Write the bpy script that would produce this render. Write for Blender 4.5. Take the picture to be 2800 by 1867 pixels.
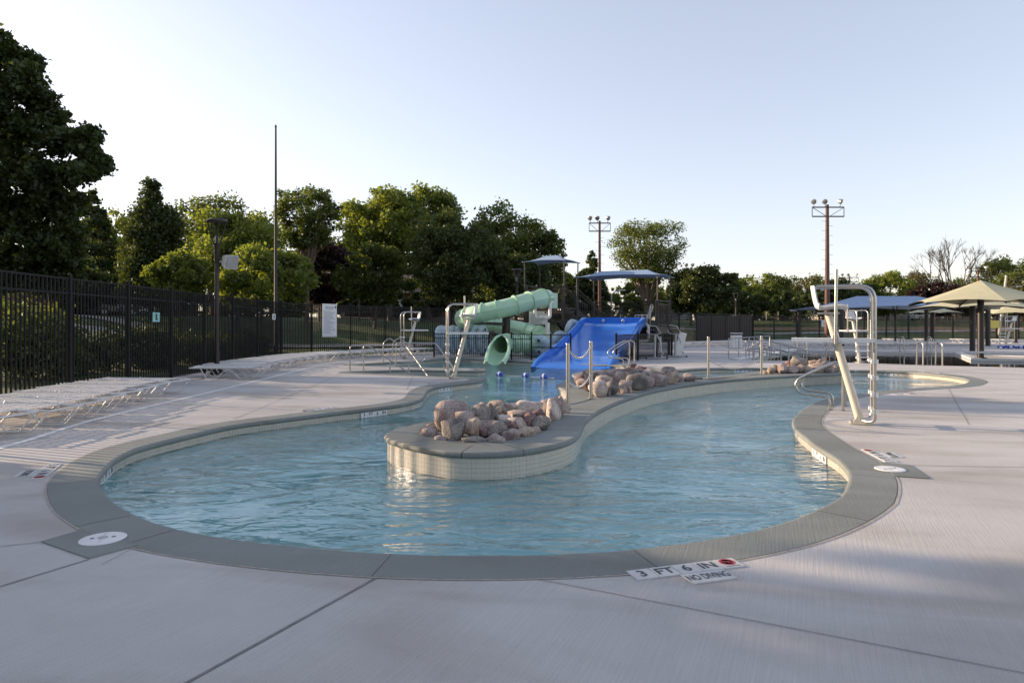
import bpy, bmesh, math, random
import numpy as np
from mathutils import Vector, Matrix
from mathutils.geometry import tessellate_polygon
R = math.radians
for o in list(bpy.data.objects): bpy.data.objects.remove(o)
SC = bpy.context.scene
COL = SC.collection
# ---------------------------------------------------------------- camera, light, exposure
F, HZ, CX, EYE = 1820.0, 889.0, 1400.0, 1.5      # focal length and horizon in photograph pixels, eye height in metres
cam = bpy.data.cameras.new('camera'); cam.lens = 36 * F / 2800; cam.sensor_width = 36
cam.shift_y = -(933.5 - HZ) / 2800; cam.clip_end = 3000; cam.clip_start = .05
co = bpy.data.objects.new('camera', cam); COL.objects.link(co)
co.location = (0, 0, EYE); co.rotation_euler = (R(90), 0, 0); SC.camera = co
SUN_EL, SUN_AZ = 13.5, 70.0                       # degrees above horizon; degrees left of the view axis
W = bpy.data.worlds.new('World'); SC.world = W; W.use_nodes = True
nt = W.node_tree; nt.nodes.clear()
sky = nt.nodes.new('ShaderNodeTexSky'); sky.sky_type = 'NISHITA'; sky.sun_disc = False
sky.sun_elevation = R(SUN_EL); sky.sun_rotation = R(-SUN_AZ)
sky.altitude = 100; sky.air_density = 1.0; sky.dust_density = 1.0; sky.ozone_density = 1.3
bg = nt.nodes.new('ShaderNodeBackground'); bg.inputs[1].default_value = .13
wo = nt.nodes.new('ShaderNodeOutputWorld')
hs = nt.nodes.new('ShaderNodeHueSaturation'); hs.inputs['Saturation'].default_value = .74   # hazy evening sky, less blue than clear air
gm = nt.nodes.new('ShaderNodeGamma'); gm.inputs[1].default_value = .70   # thick even haze: softer falloff from the sun
nt.links.new(sky.outputs[0], gm.inputs[0]); nt.links.new(gm.outputs[0], hs.inputs['Color']); tn = nt.nodes.new('ShaderNodeMix'); tn.data_type = 'RGBA'; tn.blend_type = 'MULTIPLY'; tn.inputs[0].default_value = 1; tn.inputs[7].default_value = (1.17, 1.10, 1.15, 1)   # white balance of the evening haze
nt.links.new(hs.outputs[0], tn.inputs[6]); nt.links.new(tn.outputs[2], bg.inputs[0]); nt.links.new(bg.outputs[0], wo.inputs[0])
sl = bpy.data.lights.new('sun', 'SUN'); sl.energy = 3.3; sl.angle = R(.4); sl.color = (1, .76, .52)
so = bpy.data.objects.new('sun', sl); COL.objects.link(so)
sd = Vector((-math.sin(R(SUN_AZ)) * math.cos(R(SUN_EL)), math.cos(R(SUN_AZ)) * math.cos(R(SUN_EL)), math.sin(R(SUN_EL))))
so.rotation_euler = sd.to_track_quat('Z', 'Y').to_euler(); so.location = (-40, 20, 30)
SC.view_settings.view_transform = 'Standard'; SC.view_settings.look = 'None'
SC.view_settings.exposure = 1.5; SC.view_settings.gamma = 1
SC.render.engine = 'CYCLES'
SC.cycles.max_bounces = 8; SC.cycles.transparent_max_bounces = 16
SC.cycles.caustics_reflective = False; SC.cycles.caustics_refractive = False
SC.cycles.sample_clamp_indirect = 4.0
ZW, ZI = -.16, .14                                # water level, top of the raised island (deck = 0)

def G(x, y, z=0.0):                               # photograph pixel -> point on the level z
    d = F * (EYE - z) / (y - HZ); return Vector(((x - CX) * d / F, d, z))
def A(x, y, d):                                   # photograph pixel at a distance
    return Vector(((x - CX) * d / F, d, EYE - (y - HZ) * d / F))

# ---------------------------------------------------------------- helpers
class MB:
    def __init__(s): s.v = []; s.f = []
    def add(s, vs, fs):
        n = len(s.v); s.v += [tuple(v) for v in vs]; s.f += [tuple(i + n for i in f) for f in fs]; return s
    def box(s, c, size, rz=0, M=None):
        hx, hy, hz = size[0] / 2, size[1] / 2, size[2] / 2
        vs = [Vector((x * hx, y * hy, z * hz)) for x, y, z in
              ((-1,-1,-1),(1,-1,-1),(1,1,-1),(-1,1,-1),(-1,-1,1),(1,-1,1),(1,1,1),(-1,1,1))]
        m = M if M is not None else Matrix.Rotation(rz, 3, 'Z')
        return s.add([m @ v + Vector(c) for v in vs],
                     ((0,3,2,1),(4,5,6,7),(0,1,5,4),(1,2,6,5),(2,3,7,6),(3,0,4,7)))
    def beam(s, p0, p1, w, h):                    # rectangular bar between two points
        p0, p1 = Vector(p0), Vector(p1); d = p1 - p0; L = d.length; d.normalize()
        up = Vector((0,0,1)) if abs(d.z) < .95 else Vector((1,0,0))
        sx = d.cross(up).normalized(); uz = sx.cross(d)
        M = Matrix((d, -sx, uz)).transposed() if True else None
        return s.box((p0 + p1) / 2, (L, w, h), M=M)
    def tube(s, pts, r, n=8, closed=False, cap=True):
        pts = [Vector(p) for p in pts]; m = len(pts)
        rs = r if isinstance(r, (list, tuple)) else [r] * m
        vs = []; prev = None
        for i, p in enumerate(pts):
            a = pts[i - 1] if (i or closed) else p; b = pts[(i + 1) % m] if (i < m - 1 or closed) else p
            t = (b - a)
            if t.length < 1e-9: t = Vector((0, 0, 1))
            t.normalize()
            if prev is None:
                u = t.orthogonal().normalized()
            else:
                u = prev - t * prev.dot(t)
                u = u.normalized() if u.length > 1e-6 else t.orthogonal().normalized()
            prev = u; w = t.cross(u)
            for k in range(n):
                an = 2 * math.pi * k / n
                vs.append(p + (u * math.cos(an) + w * math.sin(an)) * rs[i])
        fs = []
        for i in range(m if closed else m - 1):
            j = (i + 1) % m
            for k in range(n):
                k2 = (k + 1) % n
                fs.append((i*n+k, i*n+k2, j*n+k2, j*n+k))
        if cap and not closed:
            fs.append(tuple(range(n - 1, -1, -1))); fs.append(tuple((m-1)*n + k for k in range(n)))
        return s.add(vs, fs)
    def lathe(s, prof, n=16, c=(0,0,0), M=None):
        vs = []; c = Vector(c); m = len(prof)
        for r, z in prof:
            for k in range(n):
                a = 2*math.pi*k/n; v = Vector((r*math.cos(a), r*math.sin(a), z))
                vs.append((M @ v if M is not None else v) + c)
        fs = [(i*n+k, i*n+(k+1)%n, (i+1)*n+(k+1)%n, (i+1)*n+k) for i in range(m-1) for k in range(n)]
        fs.append(tuple(range(n-1,-1,-1))); fs.append(tuple((m-1)*n+k for k in range(n)))
        return s.add(vs, fs)
    def grid(s, rows, closed=False):              # loft through rows of points
        n = len(rows[0]); vs = [p for r_ in rows for p in r_]
        fs = [(i*n+k, i*n+(k+1)%n, (i+1)*n+(k+1)%n, (i+1)*n+k) for i in range(len(rows)-1) for k in range(n if closed else n-1)]
        return s.add(vs, fs)
    def slab(s, rows, t):                          # loft with thickness t along the surface normal
        rows = [[Vector(p) for p in r_] for r_ in rows]; m, n = len(rows), len(rows[0]); back = []
        for i in range(m):
            rr = []
            for k in range(n):
                a = rows[min(i+1,m-1)][k] - rows[max(i-1,0)][k]; b = rows[i][min(k+1,n-1)] - rows[i][max(k-1,0)]
                nn = a.cross(b); nn = nn.normalized() if nn.length > 1e-9 else Vector((0,0,1))
                rr.append(rows[i][k] + nn * t)
            back.append(rr)
        full = [rows[i] + back[i][::-1] for i in range(m)]
        s.grid(full, True)
        N = 2*n; base = len(s.v) - m*N
        for i0 in (0, m-1):
            for k in range(n-1):
                q = (base+i0*N+k, base+i0*N+k+1, base+i0*N+N-2-k, base+i0*N+N-1-k)
                s.f.append(q if i0 else q[::-1])
        return s
    def poly(s, pts, z=None):
        pts = [Vector((p[0], p[1], p[2] if z is None else z)) for p in pts]
        tris = tessellate_polygon([[Vector((p.x, p.y, 0)) for p in pts]])
        return s.add(pts, tris)
    def mesh(s, name, smooth=False):
        me = bpy.data.meshes.new(name); me.from_pydata(s.v, [], s.f); me.update()
        if smooth:
            me.polygons.foreach_set('use_smooth', [True]*len(me.polygons)); me.set_sharp_from_angle(angle=R(38))
        return me
    def build(s, name, mat, parent=None, smooth=False, label=None, kind=None, local=False):
        root = parent
        while root is not None and root.parent is not None: root = root.parent
        if root is not None and not local:
            l = root.location; s.v = [(v[0]-l.x, v[1]-l.y, v[2]-l.z) for v in s.v]
        me = s.mesh(name, smooth); me.materials.append(mat)
        return put(me, name, parent, label=label, kind=kind)

KIDS = {}
def put(me, name, parent=None, loc=(0,0,0), rot=(0,0,0), label=None, kind=None, scale=None):
    o = bpy.data.objects.new(name, me); COL.objects.link(o); o.location = loc; o.rotation_euler = rot
    if scale: o.scale = scale
    if parent is not None: o.parent = parent; KIDS.setdefault(parent.name, []).append(o)
    if label: o['label'] = label
    if kind: o['kind'] = kind
    return o
def thing(name, label, cat, loc=(0,0,0), rz=0, group=None):
    o = bpy.data.objects.new(name, None); COL.objects.link(o); o.location = loc; o.rotation_euler = (0,0,rz)
    o.empty_display_size = .2; o['label'] = label; o['category'] = cat
    if group: o['group'] = group
    return o
def tag(o, label, cat, group=None):
    o['label'] = label; o['category'] = cat
    if group: o['group'] = group
    return o
def struct(o): o['kind'] = 'structure'; return o
def dup(root, loc, rz, label, group=None):
    def rec(o, par):
        c = o.copy(); COL.objects.link(c); c.parent = par
        for k in KIDS.get(o.name, []): rec(k, c)
        return c
    c = rec(root, None); c.location = loc; c.rotation_euler = (0,0,rz); c['label'] = label
    if group: c['group'] = group
    return c
ORD = ['first','second','third','fourth','fifth','sixth','seventh','eighth','ninth','tenth','eleventh','twelfth','thirteenth',
       'fourteenth','fifteenth','sixteenth','seventeenth','eighteenth','nineteenth','twentieth','twenty-first','twenty-second']

def catmull(pts, step, closed=True):
    P = [Vector(p[:2]) for p in pts]; n = len(P); out = []
    for i in range(n if closed else n-1):
        p0 = P[(i-1) % n] if closed or i > 0 else P[i]
        p1, p2 = P[i], P[(i+1) % n]
        p3 = P[(i+2) % n] if closed or i+2 < n else p2
        k = max(1, int((p2-p1).length/step))
        for j in range(k):
            t = j/k
            def tj(a, b): return max(1e-4, (b-a).length ** .5)
            t0=0; t1=t0+tj(p0,p1); t2=t1+tj(p1,p2); t3=t2+tj(p2,p3); u=t1+(t2-t1)*t   # centripetal
            if (p1-p0).length < 1e-6: a1 = p1
            else: a1 = p0*((t1-u)/(t1-t0)) + p1*((u-t0)/(t1-t0))
            a2 = p1*((t2-u)/(t2-t1)) + p2*((u-t1)/(t2-t1))
            a3 = p2 if (p3-p2).length < 1e-6 else p2*((t3-u)/(t3-t2)) + p3*((u-t2)/(t3-t2))
            b1 = a1*((t2-u)/(t2-t0)) + a2*((u-t0)/(t2-t0)); b2 = a2*((t3-u)/(t3-t1)) + a3*((u-t1)/(t3-t1))
            out.append(b1*((t2-u)/(t2-t1)) + b2*((u-t1)/(t2-t1)))
    if not closed: out.append(P[-1])
    return out
def resample(pts, step, closed=True):
    P = list(pts) + ([pts[0]] if closed else []); L = [0]
    for a, b in zip(P, P[1:]): L.append(L[-1] + (b-a).length)
    n = max(3, int(round(L[-1]/step))); out = []; i = 0
    for k in range(n if closed else n+1):
        s = L[-1]*k/n
        while i < len(P)-2 and L[i+1] < s: i += 1
        t = (s-L[i])/max(1e-9, L[i+1]-L[i]); out.append(P[i].lerp(P[i+1], min(1, t)))
    return out
def normals2(P, closed=True):                      # left-hand normals
    n = len(P); out = []
    for i in range(n):
        a = P[i-1] if (closed or i) else P[i]; b = P[(i+1) % n] if (closed or i < n-1) else P[i]
        t = (b-a).normalized(); out.append(Vector((-t.y, t.x)))
    return out
def area2(P): return sum(P[i-1].x*P[i].y - P[i].x*P[i-1].y for i in range(len(P)))/2

# ---------------------------------------------------------------- materials
def new_mat(name):
    m = bpy.data.materials.new(name); m.use_nodes = True; n = m.node_tree
    return m, n, n.nodes['Principled BSDF']
def N(n, t, **kw):
    o = n.nodes.new(t)
    for k, v in kw.items():
        if k.startswith('i_'): o.inputs[int(k[2:])].default_value = v
        else: setattr(o, k, v)
    return o
def ramp(n, pairs):
    r = n.nodes.new('ShaderNodeValToRGB'); e = r.color_ramp.elements
    while len(e) < len(pairs): e.new(.5)
    for q, (p, c) in zip(e, pairs): q.position = p; q.color = (*c, 1)
    return r
def C(c, k): return tuple(min(1, x*k) for x in c)
def ground_z(x, y):                                    # the park lawn climbs gently away from the pool deck
    D = max(-10.8-x, (x+5.35)*-.666+(y-36.6)*.746, y-72); u = min(1, max(0, (D-1.2)/26)); return 2.25*u*u*(3-2*u)
def mat(name, col, rough=.6, metal=0, var=.12, scale=6, bump=0, bscale=40, spec=.5):
    m, n, b = new_mat(name)
    tc = N(n, 'ShaderNodeTexCoord'); ns = N(n, 'ShaderNodeTexNoise'); ns.inputs['Scale'].default_value = scale; ns.inputs['Detail'].default_value = 6
    n.links.new(tc.outputs['Object'], ns.inputs['Vector'])
    rp = ramp(n, ((.3, C(col, 1-var)), (.7, C(col, 1+var)))); n.links.new(ns.outputs[0], rp.inputs[0]); n.links.new(rp.outputs[0], b.inputs['Base Color'])
    b.inputs['Roughness'].default_value = rough; b.inputs['Metallic'].default_value = metal; b.inputs['Specular IOR Level'].default_value = spec
    if bump:
        n2 = N(n, 'ShaderNodeTexNoise'); n2.inputs['Scale'].default_value = bscale; n2.inputs['Detail'].default_value = 4
        n.links.new(tc.outputs['Object'], n2.inputs['Vector'])
        bp = N(n, 'ShaderNodeBump'); bp.inputs['Strength'].default_value = bump; bp.inputs['Distance'].default_value = .02
        n.links.new(n2.outputs[0], bp.inputs['Height']); n.links.new(bp.outputs[0], b.inputs['Normal'])
    return m
def concrete(name, col, bang=0.0, stain=.25, fine=1.0):
    m, n, b = new_mat(name); L = n.links.new
    tc = N(n, 'ShaderNodeTexCoord')
    mp = N(n, 'ShaderNodeMapping', vector_type='TEXTURE'); mp.inputs['Rotation'].default_value = (0, 0, bang); mp.inputs['Scale'].default_value = (1.6, .036, 1)
    L(tc.outputs['Object'], mp.inputs[0])
    br = N(n, 'ShaderNodeTexNoise'); br.inputs['Scale'].default_value = 3; br.inputs['Detail'].default_value = 5; L(mp.outputs[0], br.inputs['Vector'])
    big = N(n, 'ShaderNodeTexNoise'); big.inputs['Scale'].default_value = .55; big.inputs['Detail'].default_value = 7; big.inputs['Roughness'].default_value = .62; L(tc.outputs['Object'], big.inputs['Vector'])
    mp2 = N(n, 'ShaderNodeMapping', vector_type='TEXTURE'); mp2.inputs['Rotation'].default_value = (0, 0, -.25); mp2.inputs['Scale'].default_value = (2.6, .8, 1); L(tc.outputs['Object'], mp2.inputs[0])
    st = N(n, 'ShaderNodeTexNoise'); st.inputs['Scale'].default_value = .8; st.inputs['Detail'].default_value = 6; st.inputs['Distortion'].default_value = .6; L(mp2.outputs[0], st.inputs['Vector'])
    spk = N(n, 'ShaderNodeTexNoise'); spk.inputs['Scale'].default_value = 160; spk.inputs['Detail'].default_value = 2; L(tc.outputs['Object'], spk.inputs['Vector'])
    r1 = ramp(n, ((.3, C(col, .86)), (.7, C(col, 1.1)))); L(big.outputs[0], r1.inputs[0])
    r2 = ramp(n, ((.36, C((1-stain*.75, 1-stain*.85, 1-stain), 1)), (.52, (1, 1, 1)))); L(st.outputs[0], r2.inputs[0])
    r3 = ramp(n, ((.3, (.925, .925, .925)), (.7, (1.04, 1.04, 1.04)))); L(br.outputs[0], r3.inputs[0])
    r4 = ramp(n, ((.3, (.86, .86, .86)), (.65, (1.06, 1.06, 1.06)))); L(spk.outputs[0], r4.inputs[0])
    cur = r1.outputs[0]
    oi = N(n, 'ShaderNodeObjectInfo'); r5 = ramp(n, ((0, (.90, .91, .92)), (1, (1.06, 1.05, 1.04)))); L(oi.outputs['Random'], r5.inputs[0])
    for r_ in (r2, r3, r4, r5):
        mx = N(n, 'ShaderNodeMix', data_type='RGBA', blend_type='MULTIPLY'); mx.inputs[0].default_value = 1
        L(cur, mx.inputs[6]); L(r_.outputs[0], mx.inputs[7]); cur = mx.outputs[2]
    L(cur, b.inputs['Base Color']); b.inputs['Roughness'].default_value = .75; b.inputs['Specular IOR Level'].default_value = .35
    bp = N(n, 'ShaderNodeBump'); bp.inputs['Strength'].default_value = .38*fine; bp.inputs['Distance'].default_value = .006
    ad = N(n, 'ShaderNodeMath', operation='ADD'); L(br.outputs[0], ad.inputs[0]); L(spk.outputs[0], ad.inputs[1])
    L(ad.outputs[0], bp.inputs['Height']); L(bp.outputs[0], b.inputs['Normal'])
    return m
def leaf_mat(name, c1, c2, trans=.45, scale=.35):
    m, n, b = new_mat(name); L = n.links.new
    n.nodes.remove(b); out = n.nodes['Material Output']
    tc = N(n, 'ShaderNodeTexCoord'); ns = N(n, 'ShaderNodeTexNoise'); ns.inputs['Scale'].default_value = scale; ns.inputs['Detail'].default_value = 8; ns.inputs['Roughness'].default_value = .75
    L(tc.outputs['Object'], ns.inputs['Vector']); rp = ramp(n, ((.32, c1), (.68, c2))); L(ns.outputs[0], rp.inputs[0])
    df = N(n, 'ShaderNodeBsdfDiffuse'); tr = N(n, 'ShaderNodeBsdfTranslucent'); L(rp.outputs[0], df.inputs[0])
    mc = N(n, 'ShaderNodeMix', data_type='RGBA', blend_type='MULTIPLY'); mc.inputs[0].default_value = 1; L(rp.outputs[0], mc.inputs[6]); mc.inputs[7].default_value = (1.6, 1.5, .6, 1); L(mc.outputs[2], tr.inputs[0])
    mx = N(n, 'ShaderNodeMixShader'); mx.inputs[0].default_value = trans; L(df.outputs[0], mx.inputs[1]); L(tr.outputs[0], mx.inputs[2])
    gl = N(n, 'ShaderNodeBsdfGlossy'); gl.inputs['Roughness'].default_value = .45; gl.inputs[0].default_value = (.5, .55, .5, 1)
    m2 = N(n, 'ShaderNodeMixShader'); m2.inputs[0].default_value = .05; L(mx.outputs[0], m2.inputs[1]); L(gl.outputs[0], m2.inputs[2]); L(m2.outputs[0], out.inputs[0])
    return m
def water_mat(name, tint, bump, sc):
    m, n, b = new_mat(name); L = n.links.new; n.nodes.remove(b); out = n.nodes['Material Output']
    tc = N(n, 'ShaderNodeTexCoord')
    mp = N(n, 'ShaderNodeMapping'); mp.inputs['Scale'].default_value = (.55, 1, 1); mp.inputs['Rotation'].default_value = (0, 0, .25); L(tc.outputs['Object'], mp.inputs[0])
    a = N(n, 'ShaderNodeTexNoise'); a.inputs['Scale'].default_value = 2.2*sc; a.inputs['Detail'].default_value = 3; a.inputs['Distortion'].default_value = 1.6; L(mp.outputs[0], a.inputs['Vector'])
    c = N(n, 'ShaderNodeTexNoise'); c.inputs['Scale'].default_value = 9*sc; c.inputs['Detail'].default_value = 3; c.inputs['Distortion'].default_value = .8; L(mp.outputs[0], c.inputs['Vector'])
    pz = N(n, 'ShaderNodeTexNoise'); pz.inputs['Scale'].default_value = .28; pz.inputs['Detail'].default_value = 2; L(tc.outputs['Object'], pz.inputs['Vector'])
    am = N(n, 'ShaderNodeMapRange', i_1=.36, i_2=.66, i_3=.14, i_4=1.3); L(pz.outputs[0], am.inputs[0])
    s1 = N(n, 'ShaderNodeMath', operation='MULTIPLY'); s1.inputs[1].default_value = .30; L(c.outputs[0], s1.inputs[0])
    s2 = N(n, 'ShaderNodeMath', operation='ADD'); L(a.outputs[0], s2.inputs[0]); L(s1.outputs[0], s2.inputs[1])
    s3 = N(n, 'ShaderNodeMath', operation='MULTIPLY'); L(s2.outputs[0], s3.inputs[0]); L(am.outputs[0], s3.inputs[1])
    bp = N(n, 'ShaderNodeBump'); bp.inputs['Strength'].default_value = 1; bp.inputs['Distance'].default_value = bump; L(s3.outputs[0], bp.inputs['Height'])
    fr = N(n, 'ShaderNodeFresnel'); fr.inputs[0].default_value = 1.36; L(bp.outputs[0], fr.inputs[1])
    tr = N(n, 'ShaderNodeBsdfTransparent'); tr.inputs[0].default_value = (*tint, 1)
    gl = N(n, 'ShaderNodeBsdfGlossy'); gl.inputs['Roughness'].default_value = .02; gl.inputs[0].default_value = (1, 1, 1, 1); L(bp.outputs[0], gl.inputs['Normal'])
    mx = N(n, 'ShaderNodeMixShader'); L(fr.outputs[0], mx.inputs[0]); L(tr.outputs[0], mx.inputs[1]); L(gl.outputs[0], mx.inputs[2]); L(mx.outputs[0], out.inputs[0])
    return m
def rock_mat(name, c1, c2, c3):
    m, n, b = new_mat(name); L = n.links.new
    tc = N(n, 'ShaderNodeTexCoord'); oi = N(n, 'ShaderNodeObjectInfo')
    ad = N(n, 'ShaderNodeVectorMath', operation='ADD'); ml = N(n, 'ShaderNodeMath', operation='MULTIPLY'); ml.inputs[1].default_value = 40
    L(oi.outputs['Random'], ml.inputs[0]); L(tc.outputs['Object'], ad.inputs[0]); L(ml.outputs[0], ad.inputs[1])
    a = N(n, 'ShaderNodeTexNoise'); a.inputs['Scale'].default_value = 5; a.inputs['Detail'].default_value = 6; a.inputs['Distortion'].default_value = .5; L(ad.outputs[0], a.inputs['Vector'])
    s = N(n, 'ShaderNodeTexNoise'); s.inputs['Scale'].default_value = 60; s.inputs['Detail'].default_value = 3; L(ad.outputs[0], s.inputs['Vector'])
    r1 = ramp(n, ((.35, c1), (.5, c2), (.68, c3))); L(a.outputs[0], r1.inputs[0])
    r2 = ramp(n, ((.38, (.42, .36, .36)), (.5, (1, 1, 1)), (.66, (1.25, 1.2, 1.15)))); L(s.outputs[0], r2.inputs[0])
    mx = N(n, 'ShaderNodeMix', data_type='RGBA', blend_type='MULTIPLY'); mx.inputs[0].default_value = .8; L(r1.outputs[0], mx.inputs[6]); L(r2.outputs[0], mx.inputs[7])
    L(mx.outputs[2], b.inputs['Base Color']); b.inputs['Roughness'].default_value = .85; b.inputs['Specular IOR Level'].default_value = .25
    bp = N(n, 'ShaderNodeBump'); bp.inputs['Strength'].default_value = .6; bp.inputs['Distance'].default_value = .02
    sm = N(n, 'ShaderNodeMath', operation='ADD'); L(a.outputs[0], sm.inputs[0]); L(s.outputs[0], sm.inputs[1]); L(sm.outputs[0], bp.inputs['Height']); L(bp.outputs[0], b.inputs['Normal'])
    return m
def tube_mat(name, col, alpha):
    m, n, b = new_mat(name); L = n.links.new; out = n.nodes['Material Output']
    tc = N(n, 'ShaderNodeTexCoord'); ns = N(n, 'ShaderNodeTexNoise'); ns.inputs['Scale'].default_value = 5; ns.inputs['Distortion'].default_value = 2.5; L(tc.outputs['Object'], ns.inputs['Vector'])
    rp = ramp(n, ((.35, C(col, .7)), (.65, C(col, 1.25)))); L(ns.outputs[0], rp.inputs[0]); L(rp.outputs[0], b.inputs['Base Color'])
    b.inputs['Roughness'].default_value = .22
    t = N(n, 'ShaderNodeBsdfTransparent'); t.inputs[0].default_value = (.9, .95, 1, 1); mx = N(n, 'ShaderNodeMixShader'); mx.inputs[0].default_value = alpha
    L(t.outputs[0], mx.inputs[1]); L(b.outputs[0], mx.inputs[2]); L(mx.outputs[0], out.inputs[0]); return m

M_DECK = concrete('deck_concrete', (.475, .458, .445), 1.15, .30)
M_COPE = concrete('coping_concrete', (.215, .232, .22), 1.2, .2, 1.2)
M_CAULK = mat('caulk', (.36, .325, .28), .8, var=.3, scale=20)
M_JOINT = mat('joint_filler', (.20, .195, .19), .9, var=.3, scale=10)
M_TILE = mat('cream_tile', (.50, .465, .395), .22, var=.08, scale=9)
M_GROUT = mat('grout', (.35, .32, .27), .9)
M_FLOOR = mat('pool_plaster', (.86, .93, .91), .7, var=.08, scale=1.2)
M_WATER = water_mat('river_water', (.70, .965, .985), .11, .85)
M_LAP = water_mat('lap_water', (.16, .36, .46), .0025, .8)
M_WHITE = mat('white_plastic', (.66, .66, .66), .35, var=.04)
M_STRAP = mat('white_strap', (.64, .63, .62), .5, var=.06, scale=30)
M_ALU = mat('white_frame', (.62, .61, .60), .5, var=.05)
M_STEEL = mat('stainless_steel', (.46, .44, .415), .27, 1.0, var=.08, scale=3)
M_BEIGE = mat('beige_paint', (.60, .55, .46), .4, var=.05)
M_BLACK = mat('black_fence_paint', (.010, .0085, .010), .5, var=.2, scale=4, spec=.25)
M_BROWN = mat('dark_brown_steel', (.014, .009, .009), .4, var=.2)
M_PRIV = mat('privacy_slat_brown', (.012, .008, .008), .55, var=.2)
M_GREEN = mat('slide_green', (.40, .60, .42), .25, var=.06, scale=2)
M_BLUE = mat('slide_blue', (.018, .16, .62), .18, var=.1, scale=1.4)
M_SHADE = mat('blue_fabric', (.23, .32, .46), .8, var=.06, scale=2)
M_TAN = mat('tan_fabric', (.43, .41, .27), .8, var=.05, scale=2)
M_TUBE = tube_mat('clear_tube', (.62, .74, .88), .6)
M_PVC = mat('white_pipe', (.72, .68, .60), .45)
M_INK = mat('black_ink', (.02, .02, .03), .5)
M_NAVY = mat('navy', (.02, .03, .16), .4)
M_RED = mat('red_ink', (.45, .04, .05), .5)
M_ELM = mat('pale_bark', (.17, .125, .09), .9, var=.3, scale=5)
M_BARK = mat('bark', (.085, .065, .05), .9, var=.35, scale=7, bump=.6, bscale=14)
M_POLE = mat('wood_pole', (.13, .07, .055), .85, var=.25, scale=5)
M_GALV = mat('grey_metal', (.36, .36, .37), .4, .6)
M_MAST = mat('mast_paint', (.035, .030, .030), .7, .0, var=.03)
M_DKMETAL = mat('dark_metal', (.06, .055, .06), .4, .4)
M_BRICK = mat('brown_brick', (.16, .085, .06), .9, var=.25, scale=18)
M_SIDING = mat('pale_siding', (.55, .50, .43), .7)
M_ROOF = mat('roof_shingle', (.10, .075, .07), .9, var=.2, scale=12)
M_GLASS = mat('dark_glass', (.02, .025, .03), .08)
M_ASPH = mat('path_surface', (.30, .28, .26), .9, var=.15)
M_TEAL = mat('teal_sign', (.25, .52, .50), .5)
M_YEL = mat('yellow_plastic', (.62, .50, .10), .5)
M_LINE = mat('white_line_paint', (.70, .70, .70), .7, var=.1, scale=8)
M_TEXT = mat('print_grey', (.22, .24, .32), .6)
ROCKS = {'pink': rock_mat('pink_granite', (.21, .165, .155), (.34, .28, .262), (.45, .39, .365)),
         'grey': rock_mat('grey_granite', (.14, .135, .13), (.25, .23, .21), (.36, .32, .29)),
         'tan': rock_mat('tan_granite', (.27, .20, .155), (.40, .32, .26), (.48, .41, .34)),
         'dark red': rock_mat('dark_red_granite', (.12, .075, .075), (.21, .14, .135), (.33, .25, .24)),
         'pale': rock_mat('pale_granite', (.36, .28, .25), (.52, .45, .41), (.60, .55, .51))}
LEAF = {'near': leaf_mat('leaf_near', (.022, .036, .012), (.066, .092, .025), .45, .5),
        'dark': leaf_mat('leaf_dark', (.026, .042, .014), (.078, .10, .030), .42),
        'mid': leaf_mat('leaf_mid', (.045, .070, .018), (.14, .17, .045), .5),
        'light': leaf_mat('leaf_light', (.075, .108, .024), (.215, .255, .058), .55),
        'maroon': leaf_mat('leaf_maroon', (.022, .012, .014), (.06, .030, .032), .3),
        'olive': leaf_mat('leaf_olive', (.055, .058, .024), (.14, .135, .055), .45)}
# ================================================================ SETTING
def T2(L, z=0.0): return [G(x, y, z) for x, y in L]
RIVER_T = [(1400,1514),(1071,1509.5),(714,1480),(500,1446.5),(418,1424),(365,1401.6),(324.5,1379),(292,1350.6),(277.5,1328),(272.4,1311.8),
 (283.7,1287),(304,1265),(334.7,1244),(369.4,1227),(413,1214),(528,1186),(642.6,1161),(795.7,1141),(910.5,1127),(1025,1114),(1102,1103.5),(1135,1097),
 (1158,1088),(1165,1077),(1173,1066),(1194.6,1057),(1239,1050),(1284,1045),(1312,1041.5),(1325,1037.5),(1316,1033.5),(1250,1030),(1168,1026.8),(1100,1023.5),
 (1020,1020),(954,1017.2),(1000,1014.6),(1060,1012.6),(1132,1010.6),(1204,1011.8),(1320,1013.6),(1332,1010.5),(1312,1006.3),(1204,1005),(1132,1003),
 (1060,1001),(1000,999),(968,997),(1000,994.5),(1060,991),(1114,987.6),(1168,984.3),(1215,980.5),(1250,978.6),(1322,982.6),(1390,986.3),(1466,989.5),
 (1560,993.2),(1642,996.6),(1690,998.5),(1735,1003),(1780,1009),(1848,1013),(1904,1008.5),(1972,1006.5),(2079,1006.5),(2200,1008.6),(2326,1012.5),
 (2397,1013.5),(2474,1016),(2550,1022),(2608,1028.8),(2642,1036.4),(2648,1042),(2627,1050),(2588,1055),(2474,1062),(2397,1069),(2283,1085),(2225,1101),
 (2195,1117),(2172,1138),(2165,1150),(2168,1165),(2180,1180),(2200,1195),(2220,1212),(2249,1230.6),(2285.7,1254),(2300,1267),(2314,1283.7),(2320,1299),
 (2318.4,1312),(2312,1330.6),(2296,1355),(2261,1376),(2200,1404),(2092,1440),(1905,1476),(1667,1503.6)]
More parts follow.
